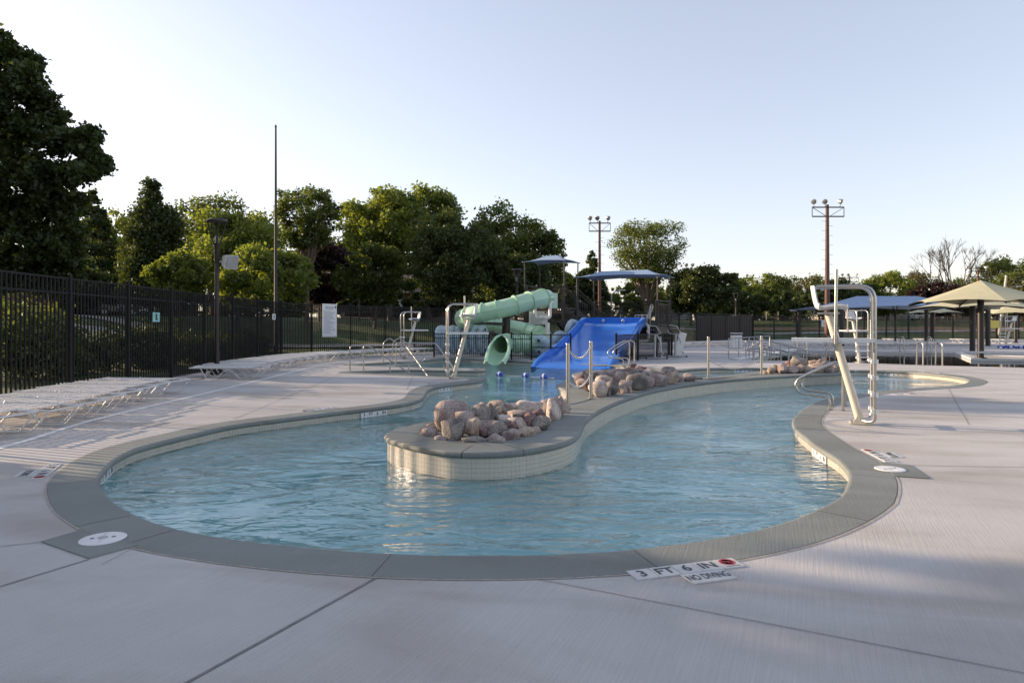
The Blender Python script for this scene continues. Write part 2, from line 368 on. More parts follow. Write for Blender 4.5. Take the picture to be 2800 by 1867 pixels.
ISLE_T = [(1048.5,1190),(1055,1182),(1076.5,1172),(1115,1162),(1166,1151),(1250,1135),(1350,1119),(1440,1106),(1505,1098),(1545,1088),(1551,1075),
 (1536,1063),(1520,1052),(1532,1045),(1560,1037),(1570,1030),(1564,1022),(1580,1017.5),(1640,1012.5),(1700,1012),(1780,1018),(1850,1028),(1900,1033),(1938,1031),
 (1989,1025.5),(2023,1021),(2057,1017),(2090,1014),(2160,1012),(2250,1011.5),(2310,1013),(2326,1016),(2310,1019),(2254,1022),(2152,1027),(2050,1033),
 (1989,1038),(1925,1045),(1861,1053.5),(1797.6,1065),(1755,1076),(1712.6,1089.7),(1670,1106.7),(1638,1123.7),(1612,1142),(1600,1156),(1590,1178),
 (1569,1199),(1510,1217),(1434,1230),(1357,1236),(1255,1236),(1178.6,1227),(1102,1211.5),(1060,1199)]
RIV = catmull(T2(RIVER_T), .22); ISL = catmull(T2(ISLE_T, ZI), .16)
if area2(RIV) < 0: RIV.reverse()
if area2(ISL) < 0: ISL.reverse()
RIV = resample(RIV, .16); ISL = resample(ISL, .10)
rn = [-n for n in normals2(RIV)]                   # outward, away from the water
inn = normals2(ISL)                                # inward on the island, away from the water
def off(P, Nn, o): return [p + n*o for p, n in zip(P, Nn)]
LAP = T2([(2015,983),(2050,978.4),(2110,967),(2179,955.8),(2614,964),(2662,981),(2800,983),(3100,985),(3100,1014),(2800,1004.5),(2527,997.8),(2328,990.8),(2180,986.5)])
if area2([Vector(p[:2]) for p in LAP]) < 0: LAP.reverse()
def tess(loops, z):
    loops = [[Vector((p[0], p[1], 0)) for p in l] for l in loops]
    tr = tessellate_polygon(loops); vs = [Vector((p.x, p.y, z)) for l in loops for p in l]
    mb = MB(); out = []
    for a, b, c in tr:
        n = (vs[b]-vs[a]).cross(vs[c]-vs[a])
        if abs(n.z) < 1e-10: continue
        out.append((a, b, c) if n.z > 0 else (a, c, b))
    return mb.add(vs, out)
DECK = [(-10.1,-8),(70,-8),(70,72),(26,70.2),(22.2,61.6),(13,53.6),(-5.6,37.2),(-8.1,33.0),(-9.6,31.0),(-10.25,28.4),(-10.0,20),(-9.55,13)]
lawn_mat = mat('lawn_grass', (.048, .082, .018), .95, var=.4, scale=.6, bump=.8, bscale=30)
def inside(p, P):
    c = False
    for (ax, ay), (bx, by) in zip(P, P[1:]+P[:1]):
        if (ay > p[1]) != (by > p[1]) and p[0] < (bx-ax)*(p[1]-ay)/(by-ay)+ax: c = not c
    return c
gx = [-900,-500,-300,-200,-150]+[-120+2.5*k for k in range(105)]+[160,200,300,500,900]; gy = [-300,-150,-60]+[-30+2.5*k for k in range(75)]+[170,200,260,400,800,1500]
lm = MB(); lm.v = [(x, y, ground_z(x, y)-.04) for y in gy for x in gx]; nx = len(gx); dk = [(x, y) for x, y in DECK]
corner = [[inside((x, y), dk) and min(abs(x+10), 9) > .3 for x in gx] for y in gy]
for j in range(len(gy)-1):
    for i in range(nx-1):
        if not (corner[j][i] and corner[j][i+1] and corner[j+1][i] and corner[j+1][i+1]): lm.f.append((j*nx+i, j*nx+i+1, (j+1)*nx+i+1, (j+1)*nx+i))
struct(lm.build('lawn', lawn_mat, smooth=False))
deck = struct(tess([DECK, off(RIV, rn, .02), LAP], -.006).build('pool_deck', M_DECK))
# skirt that closes the deck edge down to the lawn
struct(MB().grid([[(x, y, -.006) for x, y in DECK+DECK[:1]], [(x, y, -.3) for x, y in DECK+DECK[:1]]]).build('deck_edge', M_DECK))

# river: floor (a shallow apparent floor: the water sheet does not bend the view), walls, water, coping in its joints, tile bands
struct(tess([off(RIV, rn, .06)], -.62).build('pool_floor', M_FLOOR))
def ribbon(P, Nn, prof, closed=True):
    rows = []
    for o, z in prof: 
        r_ = [(p.x+n.x*o, p.y+n.y*o, z) for p, n in zip(P, Nn)]
        rows.append(r_ + ([r_[0]] if closed else []))
    return MB().grid(rows)
struct(ribbon(RIV, rn, [(.045,-.06),(.045,-.19)]).build('pool_wall', M_GROUT))
struct(ribbon(RIV, rn, [(.045,-.19),(.03,-.36),(-.10,-.62)]).build('pool_cove', M_FLOOR))
struct(tess([off(RIV, rn, .045)], ZW).build('river_water', M_WATER))
NOSE = [(.035,0),(.014,-.006),(.002,-.02),(0,-.038),(.006,-.056),(.02,-.068),(.05,-.072)]
def near_idx(P, pt): return min(range(len(P)), key=lambda i: (P[i]-Vector(pt[:2])).length)
def coping(P, Nn, joints, w, z, parent, skip=None):
    n = len(P); js = sorted(set(joints)); segs = [(js[i], js[(i+1) % len(js)]) for i in range(len(js))]
    for a, b in segs:
        idx = [(a+k) % n for k in range(((b-a) % n) + 1)]
        p = [P[i].copy() for i in idx]; q = [Nn[i] for i in idx]
        p[0] = p[0].lerp(p[1], .004/max(.01, (p[1]-p[0]).length)); p[-1] = p[-1].lerp(p[-2], .004/max(.01, (p[-1]-p[-2]).length))
        prof = [(w, z-.10), (w, z-.004), (w-.008, z)] + [(o, z+h) for o, h in NOSE]
        ribbon(p, q, prof, False).build('coping_slab', M_COPE, parent)
basin = thing('river_basin_edge', 'grey green concrete coping and tile edge around the winding river', 'pool edge', (0,4,0))
jt = [(1085,1512),(372,1405),(500,1447),(272,1312),(2310,1280),(2320,1299),(2167,1162),(1112,1102),(700,1152),(2420,1067),(2648,1040),(1900,1009),(1250,979),(2420,1014),(1660,997),(1325,1038),(968,997),(1332,1010),(954,1017),(1700,1501),(2230,1390)]
coping(RIV, rn, [near_idx(RIV, G(*t)) for t in jt], .42, 0, basin)
isle = thing('planter_island', 'raised grey coped island with cream tiled sides winding through the river', 'pool island', (.5,9,0))
tess([off(ISL, inn, .40)], ZI-.012).build('planter_bed', M_COPE, isle)
ij = [(1102,1211.5),(1434,1230),(1590,1178),(1755,1076),(1989,1038),(2326,1016),(2057,1017),(1700,1012),(1564,1022),(1520,1052),(1440,1106),(1166,1151),(1255,1236)]
coping(ISL, inn, [near_idx(ISL, G(x, y, ZI)) for x, y in ij], .46, ZI, isle)
ribbon(ISL, inn, [(.045, ZI-.05), (.045, -.19)]).build('island_wall', M_GROUT, isle)
ribbon(ISL, inn, [(.045, -.19), (.03,-.38), (-.10, -.63)]).build('island_cove', M_FLOOR, isle)
# coping ends between slabs show as joints; caulk line along the outer edge of the coping
caulk_r = [i for i in range(len(RIV)) if RIV[i].y < 13.5]
start = next(i for i in range(len(RIV)) if RIV[i].y < 13.5 and RIV[i-1].y >= 13.5)
idx = []; i = start
while RIV[i].y < 13.5 and len(idx) < len(RIV): idx.append(i); i = (i+1) % len(RIV)
cp = [RIV[i] for i in idx]; cn = [rn[i] for i in idx]
struct(ribbon(cp, cn, [(.423,-.001),(.437,-.001)], False).build('caulk_line', M_CAULK))
# tiles
ts, th = .0485, .004
def tile_mb(mb, p, t, n, z, s=ts):
    o = n*.045; a = []
    for k, dd in ((.5, 0), (.485, th)):
        for sx, sz in ((-1,-1),(1,-1),(1,1),(-1,1)):
            a.append((p.x + t.x*s*k*sx + o.x - n.x*dd, p.y + t.y*s*k*sx + o.y - n.y*dd, z + s*k*sz))
    b = len(mb.v); mb.v += a
    mb.f += [(b+4,b+5,b+6,b+7)] + [(b+k, b+(k+1) % 4, b+4+(k+1) % 4, b+4+k) for k in range(4)]
tm = MB(); tile_mb(tm, Vector((0,0)), Vector((1,0)), Vector((0,0)), 0)
tm = MB()
for k, dd in ((.5, 0), (.485, -th)):
    tm.v += [(ts*k*sx, dd, ts*k*sz) for sx, sz in ((-1,-1),(1,-1),(1,1),(-1,1))]
tm.f = [(4,5,6,7)] + [(k, (k+1) % 4, 4+(k+1) % 4, 4+k) for k in range(4)]
TILE = tm.mesh('tile'); TILE.materials.append(M_TILE)
def tile_wall(P, Nn, ztop, zbot, parent, maxd, singles=0):
    Q = resample(P, .051); q_n = normals2(Q)
    sgn = 1 if q_n[0].dot(Nn[0]) > 0 else -1
    q_n = [n*sgn for n in q_n]; mb = MB(); rows = int((ztop-zbot)/.051); cand = []
    for p, n in zip(Q, q_n):
        if p.length > maxd or n.dot(-p) > .15*p.length: continue   # faces away from the visitors' side
        t = Vector((-n.y, n.x))
        for r_ in range(rows): cand.append((p, n, t, ztop-.026-.051*r_))
    near = set()
    if singles:
        order = sorted(range(len(cand)), key=lambda i: (cand[i][0].length + (9 if cand[i][3] < ZW else 0)))
        near = set(order[:singles])
    for i, (p, n, t, z) in enumerate(cand):
        if i in near:
            l = parent.location
            put(TILE, 'tile', parent, (p.x+n.x*.045-l.x, p.y+n.y*.045-l.y, z-l.z), (0, 0, math.atan2(n.x*-1, n.y)))
        else: tile_mb(mb, p, t, n, z)
    mb.build('tile_band', M_TILE, parent, kind='stuff')
tile_wall(ISL, inn, ZI-.073, -.19, isle, 20, 290)
tile_wall(RIV, rn, -.073, -.19, basin, 30)

# skimmer pads and lids
def pad(pts, lidc, lab):
    q = T2(pts); mb = MB(); mb.add([(p.x, p.y, .004) for p in q] + [(p.x, p.y, -.05) for p in q], [(0,1,2,3)] + [(k, 4+k, 4+(k+1)%4, (k+1)%4) for k in range(4)])
    if (q[1]-q[0]).cross(q[2]-q[0]).z < 0: mb.f[0] = (3,2,1,0)
    struct(mb.build('coping_pad', M_COPE))
    c = G(*lidc); t = thing('skimmer_lid', lab, 'pool lid', (c.x, c.y, .004), R(20))
    MB().lathe([(.148,0),(.148,.004),(.136,.008),(.02,.009)], 28).build('lid', M_WHITE, t, local=True)
    MB().lathe([(.032,.009),(.032,.0115),(.022,.0125)], 16).build('badge', M_GALV, t, local=True)
    for s in (-1, 1): MB().box((s*.066, 0, .0095), (.024,.016,.004)).build('finger_slot', M_DKMETAL, t, local=True)
    MB().box((0, 0, .0128), (.002,.24,.001)).build('seam', M_GALV, t, local=True)
pad([(225,1448),(112.2,1480.2),(243.9,1526),(378,1489)], (281.6,1474), 'round white skimmer lid set in the coping pad at lower left')
pad([(2404,1263),(2487.7,1271),(2542,1308),(2446,1301.5)], (2433.7,1283.5), 'round white skimmer lid in the coping pad at right of the river')
# saw cuts and joints in the deck
def joint(a, b, w=.014, m=M_JOINT, name='deck_joint'):
    a, b = G(*a), G(*b); d = (b-a).normalized(); s = Vector((-d.y, d.x, 0))*w/2
    struct(MB().add([a-s+Vector((0,0,-.0015)), b-s+Vector((0,0,-.0015)), b+s+Vector((0,0,-.0015)), a+s+Vector((0,0,-.0015))], [(0,1,2,3)]).build(name, m))
for a, b, w in (((1040,1571),(480,1880),.016),((0,1601),(243,1527),.012),((0,1492),(112,1480),.008),((1440,1575),(2860,1848),.006),((2488,1271),(2860,1277),.012),
                ((941,1019),(640,1145),.010),((1127.7,1029.5),(1113,1064),.012),((2592.6,1061),(2650,1160),.010),((372,1492),(280,1540),.004),((2542,1308),(2860,1330),.004)):
    joint(a, b, w)
def stripe(pts, w, name='white_deck_line'):
    P = catmull([G(*p) for p in pts], .4, False); n = normals2(P, False)
    struct(MB().grid([[(p.x+q.x*o, p.y+q.y*o, -.0018) for p, q in zip(P, n)] for o in (-w/2, w/2)]).build(name, M_LINE))
stripe([(-300,1290),(0,1224),(238,1152),(548,1078),(762,1026),(873,999),(956,985),(1030,975),(1110,969),(1180,967)], .11)
stripe([(1840,966),(1970,962),(2100,958.5)], .10)
stripe([(2390,1010),(2560,1014),(2800,1024)], .06)
# lap pool
struct(tess([LAP], -1.6).build('lap_pool_floor', mat('lap_plaster', (.20,.34,.42), .7)))
LP = [Vector(p[:2]) for p in LAP]
struct(MB().grid([[(p.x,p.y,z) for p in LP+LP[:1]] for z in (-.01,-1.6)]).build('lap_pool_wall', mat('lap_wall', (.30,.40,.46), .5)))
struct(tess([LAP], -.10).build('lap_pool_water', M_LAP))
ln = [-n for n in normals2(LP)]
def gutter(i0, i1):
    k = [(i0+j) % len(LP) for j in range((i1-i0) % len(LP)+1)]
    mb = MB(); P = [LP[i] for i in k]; n = normals2(P, False)
    mb.grid([[(p.x+q.x*o, p.y+q.y*o, z) for p, q in zip(P, n)] for o, z in ((.06,-.09),(.06,.02),(-.36,.02),(-.36,-.02))])
    struct(mb.build('white_pool_gutter', M_WHITE))
a = near_idx(LP, G(2015,983)); b = near_idx(LP, G(2800,983))
gutter(*( (a, b) if ((b-a) % len(LP)) < ((a-b) % len(LP)) else (b, a)))
# ================================================================ FENCES
FH = 2.49
def picket_mesh(h, w=.019):
    me = MB().box((0,0,h/2), (w,w,h)).mesh('picket'); me.materials.append(M_BLACK); return me
def fence(name, lab, pts, h, spacing, mat_=M_BLACK, rails=(.985,.865,.07), single=True, post=.065, rail=.035, bot=.05, pk=.019, posts=True, seed=0, limit=300, extra=0):
    P = [Vector((p[0], p[1], 0)) for p in pts]
    t = thing(name, lab, 'fence', P[len(P)//2])
    pm = MB().box((0,0,(h+.05)/2), (post,post,h+.05)).lathe([(post*.55,h+.05),(post*.55,h+.065),(.01,h+.08)], 8).mesh('post'); pm.materials.append(mat_)
    if posts:
        for p in P: put(pm, 'post', t, p - t.location)
    pkm = picket_mesh(h*rails[0]-bot, pk); mb = MB(); cnt = 0
    for a, b in zip(P, P[1:]):
        d = (b-a); L = d.length; d.normalize(); ang = math.atan2(d.y, d.x)
        for z in rails:
            MB().beam(a+d*post*.5+Vector((0,0,z*h)), b-d*post*.5+Vector((0,0,z*h)), rail*.7, rail).build('rail', mat_, t)
        n = int(round(L/spacing))
        for k in range(1, n):
            q = a + d*L*k/n
            if single and cnt < limit: put(pkm, 'picket', t, (q.x-t.location.x, q.y-t.location.y, bot), (0,0,ang)); cnt += 1
            else: mb.box((q.x, q.y, bot+(h*rails[0]-bot)/2), (pk,pk,h*rails[0]-bot), ang)
    if mb.v: mb.build('picket_row', mat_, t, kind='stuff')
    return t
LF = [(-8.75,6.3),(-8.85,8.75),(-8.95,11.2),(-9.1,13.7),(-9.2,15.95),(-9.35,18.25),(-9.55,20.65),(-9.65,23.0),(-9.75,25.5),(-9.75,28.1),(-9.2,30.6),(-7.9,32.6),(-6.6,34.6),(-5.35,36.6)]
fence('picket_fence', 'tall black metal picket fence along the left deck behind the loungers', LF, FH, .126, limit=300, pk=.027)
def lerp_pts(a, b, n): return [(a[0]+(b[0]-a[0])*k/n, a[1]+(b[1]-a[1])*k/n) for k in range(n+1)]
BF = lerp_pts((-5.35,36.6),(15.2,54.8),11)
fence('picket_fence', 'tall dark picket fence running behind the water slides', BF, FH, .13, single=False, pk=.028, post=.08)
PF = lerp_pts((15.2,54.8),(22.0,60.8),4)
pf = fence('screened_fence', 'dark brown fence section with solid privacy panels left of the big floodlight pole', PF, FH, .3, M_PRIV, single=False)
for a, b in zip(PF, PF[1:]):
    for k in range(8):
        q0 = Vector((*a, 0)).lerp(Vector((*b, 0)), (k+.08)/8); q1 = Vector((*a, 0)).lerp(Vector((*b, 0)), (k+.97)/8)
        MB().beam(q0+Vector((0,.03,1.22)), q1+Vector((0,.03,1.22)), .012, 2.2).build('privacy_slat', M_PRIV, pf)
RF = lerp_pts((22.0,60.8),(25.0,69.5),4)[:-1] + lerp_pts((25.0,69.5),(66,71.5),17)
fence('picket_fence', 'long dark picket fence in front of the sports lawn at right', RF, FH, .125, single=False, pk=.032, post=.10)
# chain link backstop far behind, posts with mesh panels
cl = thing('chain_link_fence', 'tall grey chain link fence with pipe posts beyond the sports lawn', 'fence', (27,100,0))
clp = [A(2063+k*32.5, 845, 100) for k in range(11)]
for p in clp: MB().tube([(p.x,100,1.8),(p.x,100,4.6)], .04, 6).build('post', M_GALV, cl)
MB().tube([(clp[0].x,100,4.55),(clp[-1].x,100,4.55)], .03, 6).build('rail', M_GALV, cl)
m_, n_, b_ = new_mat('wire_mesh'); b_.inputs['Base Color'].default_value = (.20,.19,.18,1)
tr_ = N(n_, 'ShaderNodeBsdfTransparent'); mx_ = N(n_, 'ShaderNodeMixShader'); mx_.inputs[0].default_value = .18
n_.links.new(tr_.outputs[0], mx_.inputs[1]); n_.links.new(b_.outputs[0], mx_.inputs[2]); n_.links.new(mx_.outputs[0], n_.nodes['Material Output'].inputs[0])
MB().add([(clp[0].x,100.05,2.1),(clp[-1].x,100.05,2.1),(clp[-1].x,100.05,4.5),(clp[0].x,100.05,4.5)], [(0,1,2,3)]).build('wire_mesh', m_, cl)

# ================================================================ TREES
def tubes_tree(mb, rng, base, h, r0, targets, bend=.12):
    top = Vector(base) + Vector((rng.uniform(-.04,.04)*h, rng.uniform(-.04,.04)*h, h*.62))
    b = Vector(base); mb.tube([b-Vector((0,0,.3)), b+Vector((0,0,.15*h)), b.lerp(top,.6), top], [r0*1.25, r0, r0*.72, r0*.4], 7)
    for t in targets:
        f = rng.uniform(.28, .95); s = b.lerp(top, f); m = s.lerp(t, .5) + Vector((0,0,(t-s).length*rng.uniform(-.02,.16)))
        rr = r0*.42*(1-.5*f); mb.tube([s, m, t], [rr, rr*.6, rr*.2], 5, cap=False)
def leaves(rng, cl, n, size, flat=.8, up=.25):
    cl = np.array([(c[0], c[1], c[2], r) for c, r in cl]); w = cl[:,3]**2.2; w /= w.sum()
    k = rng.choice(len(cl), n, p=w); u = rng.normal(size=(n,3)); u /= np.linalg.norm(u, axis=1)[:,None]
    rad = rng.random(n)**.45; rad = np.where(rng.random(n) < .2, rad*(1.1+.45*rng.random(n)), rad)
    c = cl[k,:3] + u*(rad*cl[k,3])[:,None]*np.array([1,1,flat])
    a = rng.normal(size=(n,3)) + u*.35; a[:,2] += up; a /= np.linalg.norm(a, axis=1)[:,None]
    t = np.cross(a, rng.normal(size=(n,3))); t /= np.linalg.norm(t, axis=1)[:,None]; b = np.cross(a, t)
    s = size*(.4 + 1.15*rng.random(n))[:,None]
    v = np.stack([c - t*s*.62, c + b*s*.40 + a*s*.12, c + t*s*.62, c - b*s*.40 + a*s*.12], 1).reshape(-1,3)
    return v
def leaf_obj(name, v, mat_, parent):
    n = len(v)//4; me = bpy.data.meshes.new(name); me.vertices.add(n*4); me.loops.add(n*4); me.polygons.add(n)
    l = parent.location if parent else Vector()
    me.vertices.foreach_set('co', (v - np.array([l.x, l.y, l.z])).astype(np.float32).ravel()); me.loops.foreach_set('vertex_index', np.arange(n*4, dtype=np.int32))
    me.polygons.foreach_set('loop_start', np.arange(n, dtype=np.int32)*4)
    me.polygons.foreach_set('loop_total', np.full(n, 4, dtype=np.int32)); me.update(calc_edges=True)
    me.materials.append(mat_); return put(me, name, parent)
def tree(name, lab, cat, x, y, h, r, cb, style, leafm, n, ls, seed, group=None, trunk=True, r0=None, ry=None, K=None):
    rng = np.random.default_rng(seed); py = random.Random(seed); t = thing(name, lab, cat, (x, y, 0), group=group)
    ry = ry or r; cl = []; hz = (h-cb)/2; cz = (h+cb)/2; K = int((K or 36)*2.2)
    for k in range(K):
        u = rng.normal(size=3); u /= np.linalg.norm(u); f = .35 + .62*rng.random()**.6
        px, py_, pz = u*f
        if style == 'cone': q = rng.random(); rr = (1-q)**.8*.95; an = rng.random()*6.28; pt = (x+r*rr*math.cos(an), y+ry*rr*math.sin(an), cb+(h-cb)*q*.97); cr = r*(.14+.30*(1-q))
        elif style == 'column': q = rng.random(); rr = .55*rng.random()**.5*(1 if q < .7 else 1.7*(1.02-q)+.1); an = rng.random()*6.28; pt = (x+r*rr*math.cos(an), y+ry*rr*math.sin(an), cb+(h-cb)*q*.95); cr = r*(.42 if q < .75 else .2)
        elif style == 'vase':
            q = .25+.75*rng.random(); rr = (q**.7)*math.sqrt(rng.random()); rr *= 1 if q < .85 else .75; an = rng.random()*6.28; pt = (x+r*rr*math.cos(an), y+ry*rr*math.sin(an), cb+(h-cb)*q*(1.02-.14*rr)); cr = r*(.085+.11*rng.random())
        else: pt = (x+px*r*.92, y+py_*ry*.92, cz+pz*hz*.90); cr = min(r, hz)*(.11+.26*rng.random()**1.9)
        cl.append((pt, cr))
    leaf_obj('crown', leaves(rng, cl, n, ls), leafm, t)
    if trunk:
        mb = MB(); tg = [Vector(c[0]) for c in cl[:14 if style != 'vase' else 30]]
        if style == 'vase':
            for c in tg: 
                b = Vector((x, y, 0)); k = b + Vector(((c.x-x)*.06, (c.y-y)*.06, cb*.9)); m = k.lerp(c, .5) + Vector((0,0,.10*(h-cb)))
                rr = r0 or h*.02; mb.tube([b+Vector(((c.x-x)*.012, (c.y-y)*.012, 0)), k, m, c], [rr*.5, rr*.36, rr*.24, rr*.06], 6, cap=False)
        else: tubes_tree(mb, py, (x, y, 0), h*.95, r0 or h*.018, tg)
        mb.build('trunk', M_ELM if style == 'vase' else M_BARK, t)
    return t
def tD(xD, topD, hwD, botD, d, style, lf, lab, n=5200, ls=.26, cat='tree', name='leafy_tree', trunk=True, K=None, **kw):
    k = d/1529.0; x = (xD-1176)*k; h = EYE+(747-topD)*k; cb = max(.2, EYE+(747-botD)*k)
    return tree(name, lab, cat, x, d, h, hwD*k*1.14, cb, style, LEAF[lf], int(n*(3.0 if lf in ('dark','maroon') else 2.2)), ls*.74, int(xD*7+topD), trunk=trunk, K=K, **kw)
# the big maple at the left edge: heavy lobes drawn where the photograph shows them
rng = np.random.default_rng(5); bt = thing('maple_tree', 'huge dark maple towering over the fence at the left edge', 'tree', (-18.6, 22, 0))
cl = []
for xD, yD, rD, dd in ((-60,190,110,22),(-20,250,90,21),(60,190,52,21),(18,125,30,22),(95,225,36,21.5),(70,290,60,21),(120,270,36,22),(130,330,40,21),(185,330,32,21),(215,365,30,21),(190,395,28,20.5),(150,395,36,21),
                       (60,380,70,21.5),(-40,380,110,22),(30,450,80,21.5),(110,460,60,22),(150,500,45,22),(60,540,80,22),(130,560,60,22.5),(170,540,38,23),(-40,520,120,23),(20,600,70,23),(100,620,60,23),(-110,90,90,23),(-140,200,140,23),(-160,420,140,23),(150,630,40,23),(230,385,16,21),(205,310,16,21),(0,330,80,22.5),(-10,180,70,22),(40,300,60,21.5),(90,400,50,21),(0,470,90,22.5),(80,480,60,22),(-60,300,110,23),(30,530,80,23),(165,470,36,22),(110,570,60,22),(60,640,70,23),(-20,650,90,23),(160,590,36,23),(10,240,60,21),(55,150,40,22),(-15,100,40,22)):
    p = A(xD/.84, yD/.84, dd); cl.append((tuple(p), rD*dd/1529))
sub = []
for (c, r_) in cl:
    for k in range(13):
        u = rng.normal(size=3); u /= np.linalg.norm(u); sub.append((tuple(np.array(c)+u*r_*(.2+.62*rng.random())), max(.3, r_*(.13+.20*rng.random()))))
leaf_obj('crown', leaves(rng, sub, 88000, .125, .75), LEAF['near'], bt)
mb = MB(); tubes_tree(mb, random.Random(3), (-18.9, 23, 0), 14, .38, [Vector(c[0]) for c in cl]); mb.build('trunk', M_BARK, bt)

tD(214,430,46,640,56,'cone','dark','feathery dark conifer just right of the huge maple', 5000, .28, name='conifer_tree')
tD(120,560,95,690,38,'round','dark','dark low tree below the huge maple crown', 6000, .2)
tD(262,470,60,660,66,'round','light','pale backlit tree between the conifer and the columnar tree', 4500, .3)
tD(347,402,70,690,46,'column','dark','tall dark columnar tree with a forked top', 12000, .22, name='columnar_tree', K=60)
tD(490,440,100,650,64,'round','mid','green tree behind the dark street lamp', 7000, .3, K=50)
tD(415,560,58,700,36,'round','light','bright yellow-green small tree left of the street lamp', 6500, .18)
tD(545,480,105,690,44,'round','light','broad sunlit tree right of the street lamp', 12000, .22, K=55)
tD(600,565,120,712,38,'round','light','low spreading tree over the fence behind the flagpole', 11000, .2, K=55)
tD(705,425,78,620,50,'vase','mid','open crowned tree with a bare forked trunk right of the flagpole', 7000, .2, K=90, r0=.2)
tD(735,540,66,705,54,'round','maroon','dark purple tree behind the rules sign', 7000, .26)
tD(895,425,112,600,60,'round','light','large sunlit tree in the middle of the tree line', 12000, .3, K=70)
tD(860,560,85,705,52,'round','mid','shaded lower tree in front of the large sunlit tree', 7000, .25)
tD(985,425,62,560,64,'round','light','sunlit tree with a ragged top left of the slide tower', 5000, .3)
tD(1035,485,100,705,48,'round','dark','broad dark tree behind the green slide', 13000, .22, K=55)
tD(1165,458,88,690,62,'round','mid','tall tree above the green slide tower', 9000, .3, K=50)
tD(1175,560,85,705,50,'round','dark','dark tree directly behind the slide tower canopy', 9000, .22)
tD(1255,510,46,690,60,'weeping','mid','drooping willowy tree edge right of the tower canopy', 4200, .24)
tD(1359,572,26,680,82,'cone','dark','small pointed spruce behind the first floodlight pole', 3000, .3, name='spruce_tree')
tD(1330,618,66,735,76,'round','dark','very dark low tree mass behind the blue slide canopy', 7000, .3)
tD(1487,510,92,690,74,'vase','mid','large vase shaped elm with visible limbs behind the blue slide canopy', 9000, .22, name='elm_tree', K=150, r0=.42)
tD(1450,650,95,735,90,'round','mid','low green tree below the elm', 6000, .35)
tD(1614,600,80,728,70,'round','dark','round dense dark tree right of the elm', 10000, .28, K=50)
tD(1700,628,42,730,98,'round','light','light green tree beside the small floodlight pole', 3500, .35)
for i, (x, t_, hw, d, lf, lab) in enumerate(((1785,618,58,102,'mid','tree with a bright top right of the small floodlight pole'),(1850,628,48,112,'olive','olive tree left of the big floodlight pole'),
      (1905,632,56,104,'dark','dark tree behind the big floodlight pole'),(1965,640,52,108,'dark','dark tree behind the second distant floodlight pole'),(2042,620,56,108,'light','bright green tree above the blue shade sail'),
      (1700,668,60,90,'dark','dark low tree beside the white house with the bare gable'),(1820,668,95,92,'dark','dark spruce mass at the far side of the lawn'),(2105,618,44,126,'olive','olive tree between the bright green tree and the bare tree'),
      (2150,645,66,92,'maroon','dark maroon tree left of the tan umbrella'),(2250,640,80,104,'olive','brownish tree behind the tan umbrella'),(2300,585,58,108,'mid','tall green tree right of the bare tree'),
      (2395,590,70,98,'mid','green tree cut by the right edge'),(2345,640,60,92,'olive','brown-green tree behind the leaning utility pole'),(2000,660,70,118,'olive','distant olive tree behind the blue shade sail'),(2210,625,60,122,'mid','green tree behind the bare tree'))):
    tD(x, t_, hw, 735, d, 'round', lf, lab, 5200, .34, K=36)
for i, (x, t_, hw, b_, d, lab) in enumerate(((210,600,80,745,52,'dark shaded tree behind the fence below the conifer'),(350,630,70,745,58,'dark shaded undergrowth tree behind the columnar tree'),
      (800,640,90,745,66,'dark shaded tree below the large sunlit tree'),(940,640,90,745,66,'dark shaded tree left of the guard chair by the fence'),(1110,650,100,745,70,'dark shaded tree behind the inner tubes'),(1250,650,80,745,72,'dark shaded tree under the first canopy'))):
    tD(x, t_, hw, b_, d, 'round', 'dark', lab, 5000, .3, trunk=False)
belt = random.Random(12)
for k in range(19):
    xD = 190 + 62*k; lf = ('mid','dark','light','dark','mid','olive')[k % 6]; top = belt.uniform(500,560) if xD < 1200 else belt.uniform(640,672)
    tD(xD, top, belt.uniform(48,66), 748, belt.uniform(84,100), 'round', lf, f'{dict(mid="green",dark="dark green",light="bright green",olive="olive green")[lf]} tree in the far tree belt, {ORD[k]} from the left', 3600, .42, trunk=True, K=30, group='far tree belt behind the park')
rng = np.random.default_rng(77); cl = [((-120+2.6*k+rng.uniform(-2,2), 112+rng.uniform(-3,3)+(12 if k > 60 else 0), rng.uniform(1.8,5.6)), rng.uniform(1.6,2.6)) for k in range(100)]
dw = leaf_obj('distant_wood', leaves(rng, cl, 26000, .6), LEAF['dark'], None); dw['kind'] = 'stuff'; tag(dw, 'low band of dark woodland undergrowth behind the far trees and houses', 'undergrowth')
# the bare dead tree
bd = thing('dead_tree', 'tall bare dead tree with spreading grey branches', 'tree', (72, 108, 0)); mb = MB(); py = random.Random(8)
def branch(p, d, L, r, k):
    e = p + d*L; mb.tube([p, p.lerp(e, .5)+Vector((py.uniform(-1,1), py.uniform(-1,1), py.uniform(0,.6)))*L*.06, e], [r, r*.8, r*.55], 5, cap=False)
    if k == 0: return
    for j in range(3 if k > 1 else 4):
        nd = (d + Vector((py.uniform(-1,1), py.uniform(-.6,.6), py.uniform(-.25,.6)))*.62).normalized(); branch(e, nd, L*py.uniform(.58,.8), r*.55, k-1)
branch(Vector((72,108,0)), Vector((0,0,1)), 3.6, .34, 0)
for dx, dz in ((-.75,.7),(-.1,1),(.6,.85),(.3,1.1),(-.35,.95)): branch(Vector((72,108,3.4)), Vector((dx,0,dz)).normalized(), 4.1, .2, 4)
mb.build('branches', M_BARK, bd)
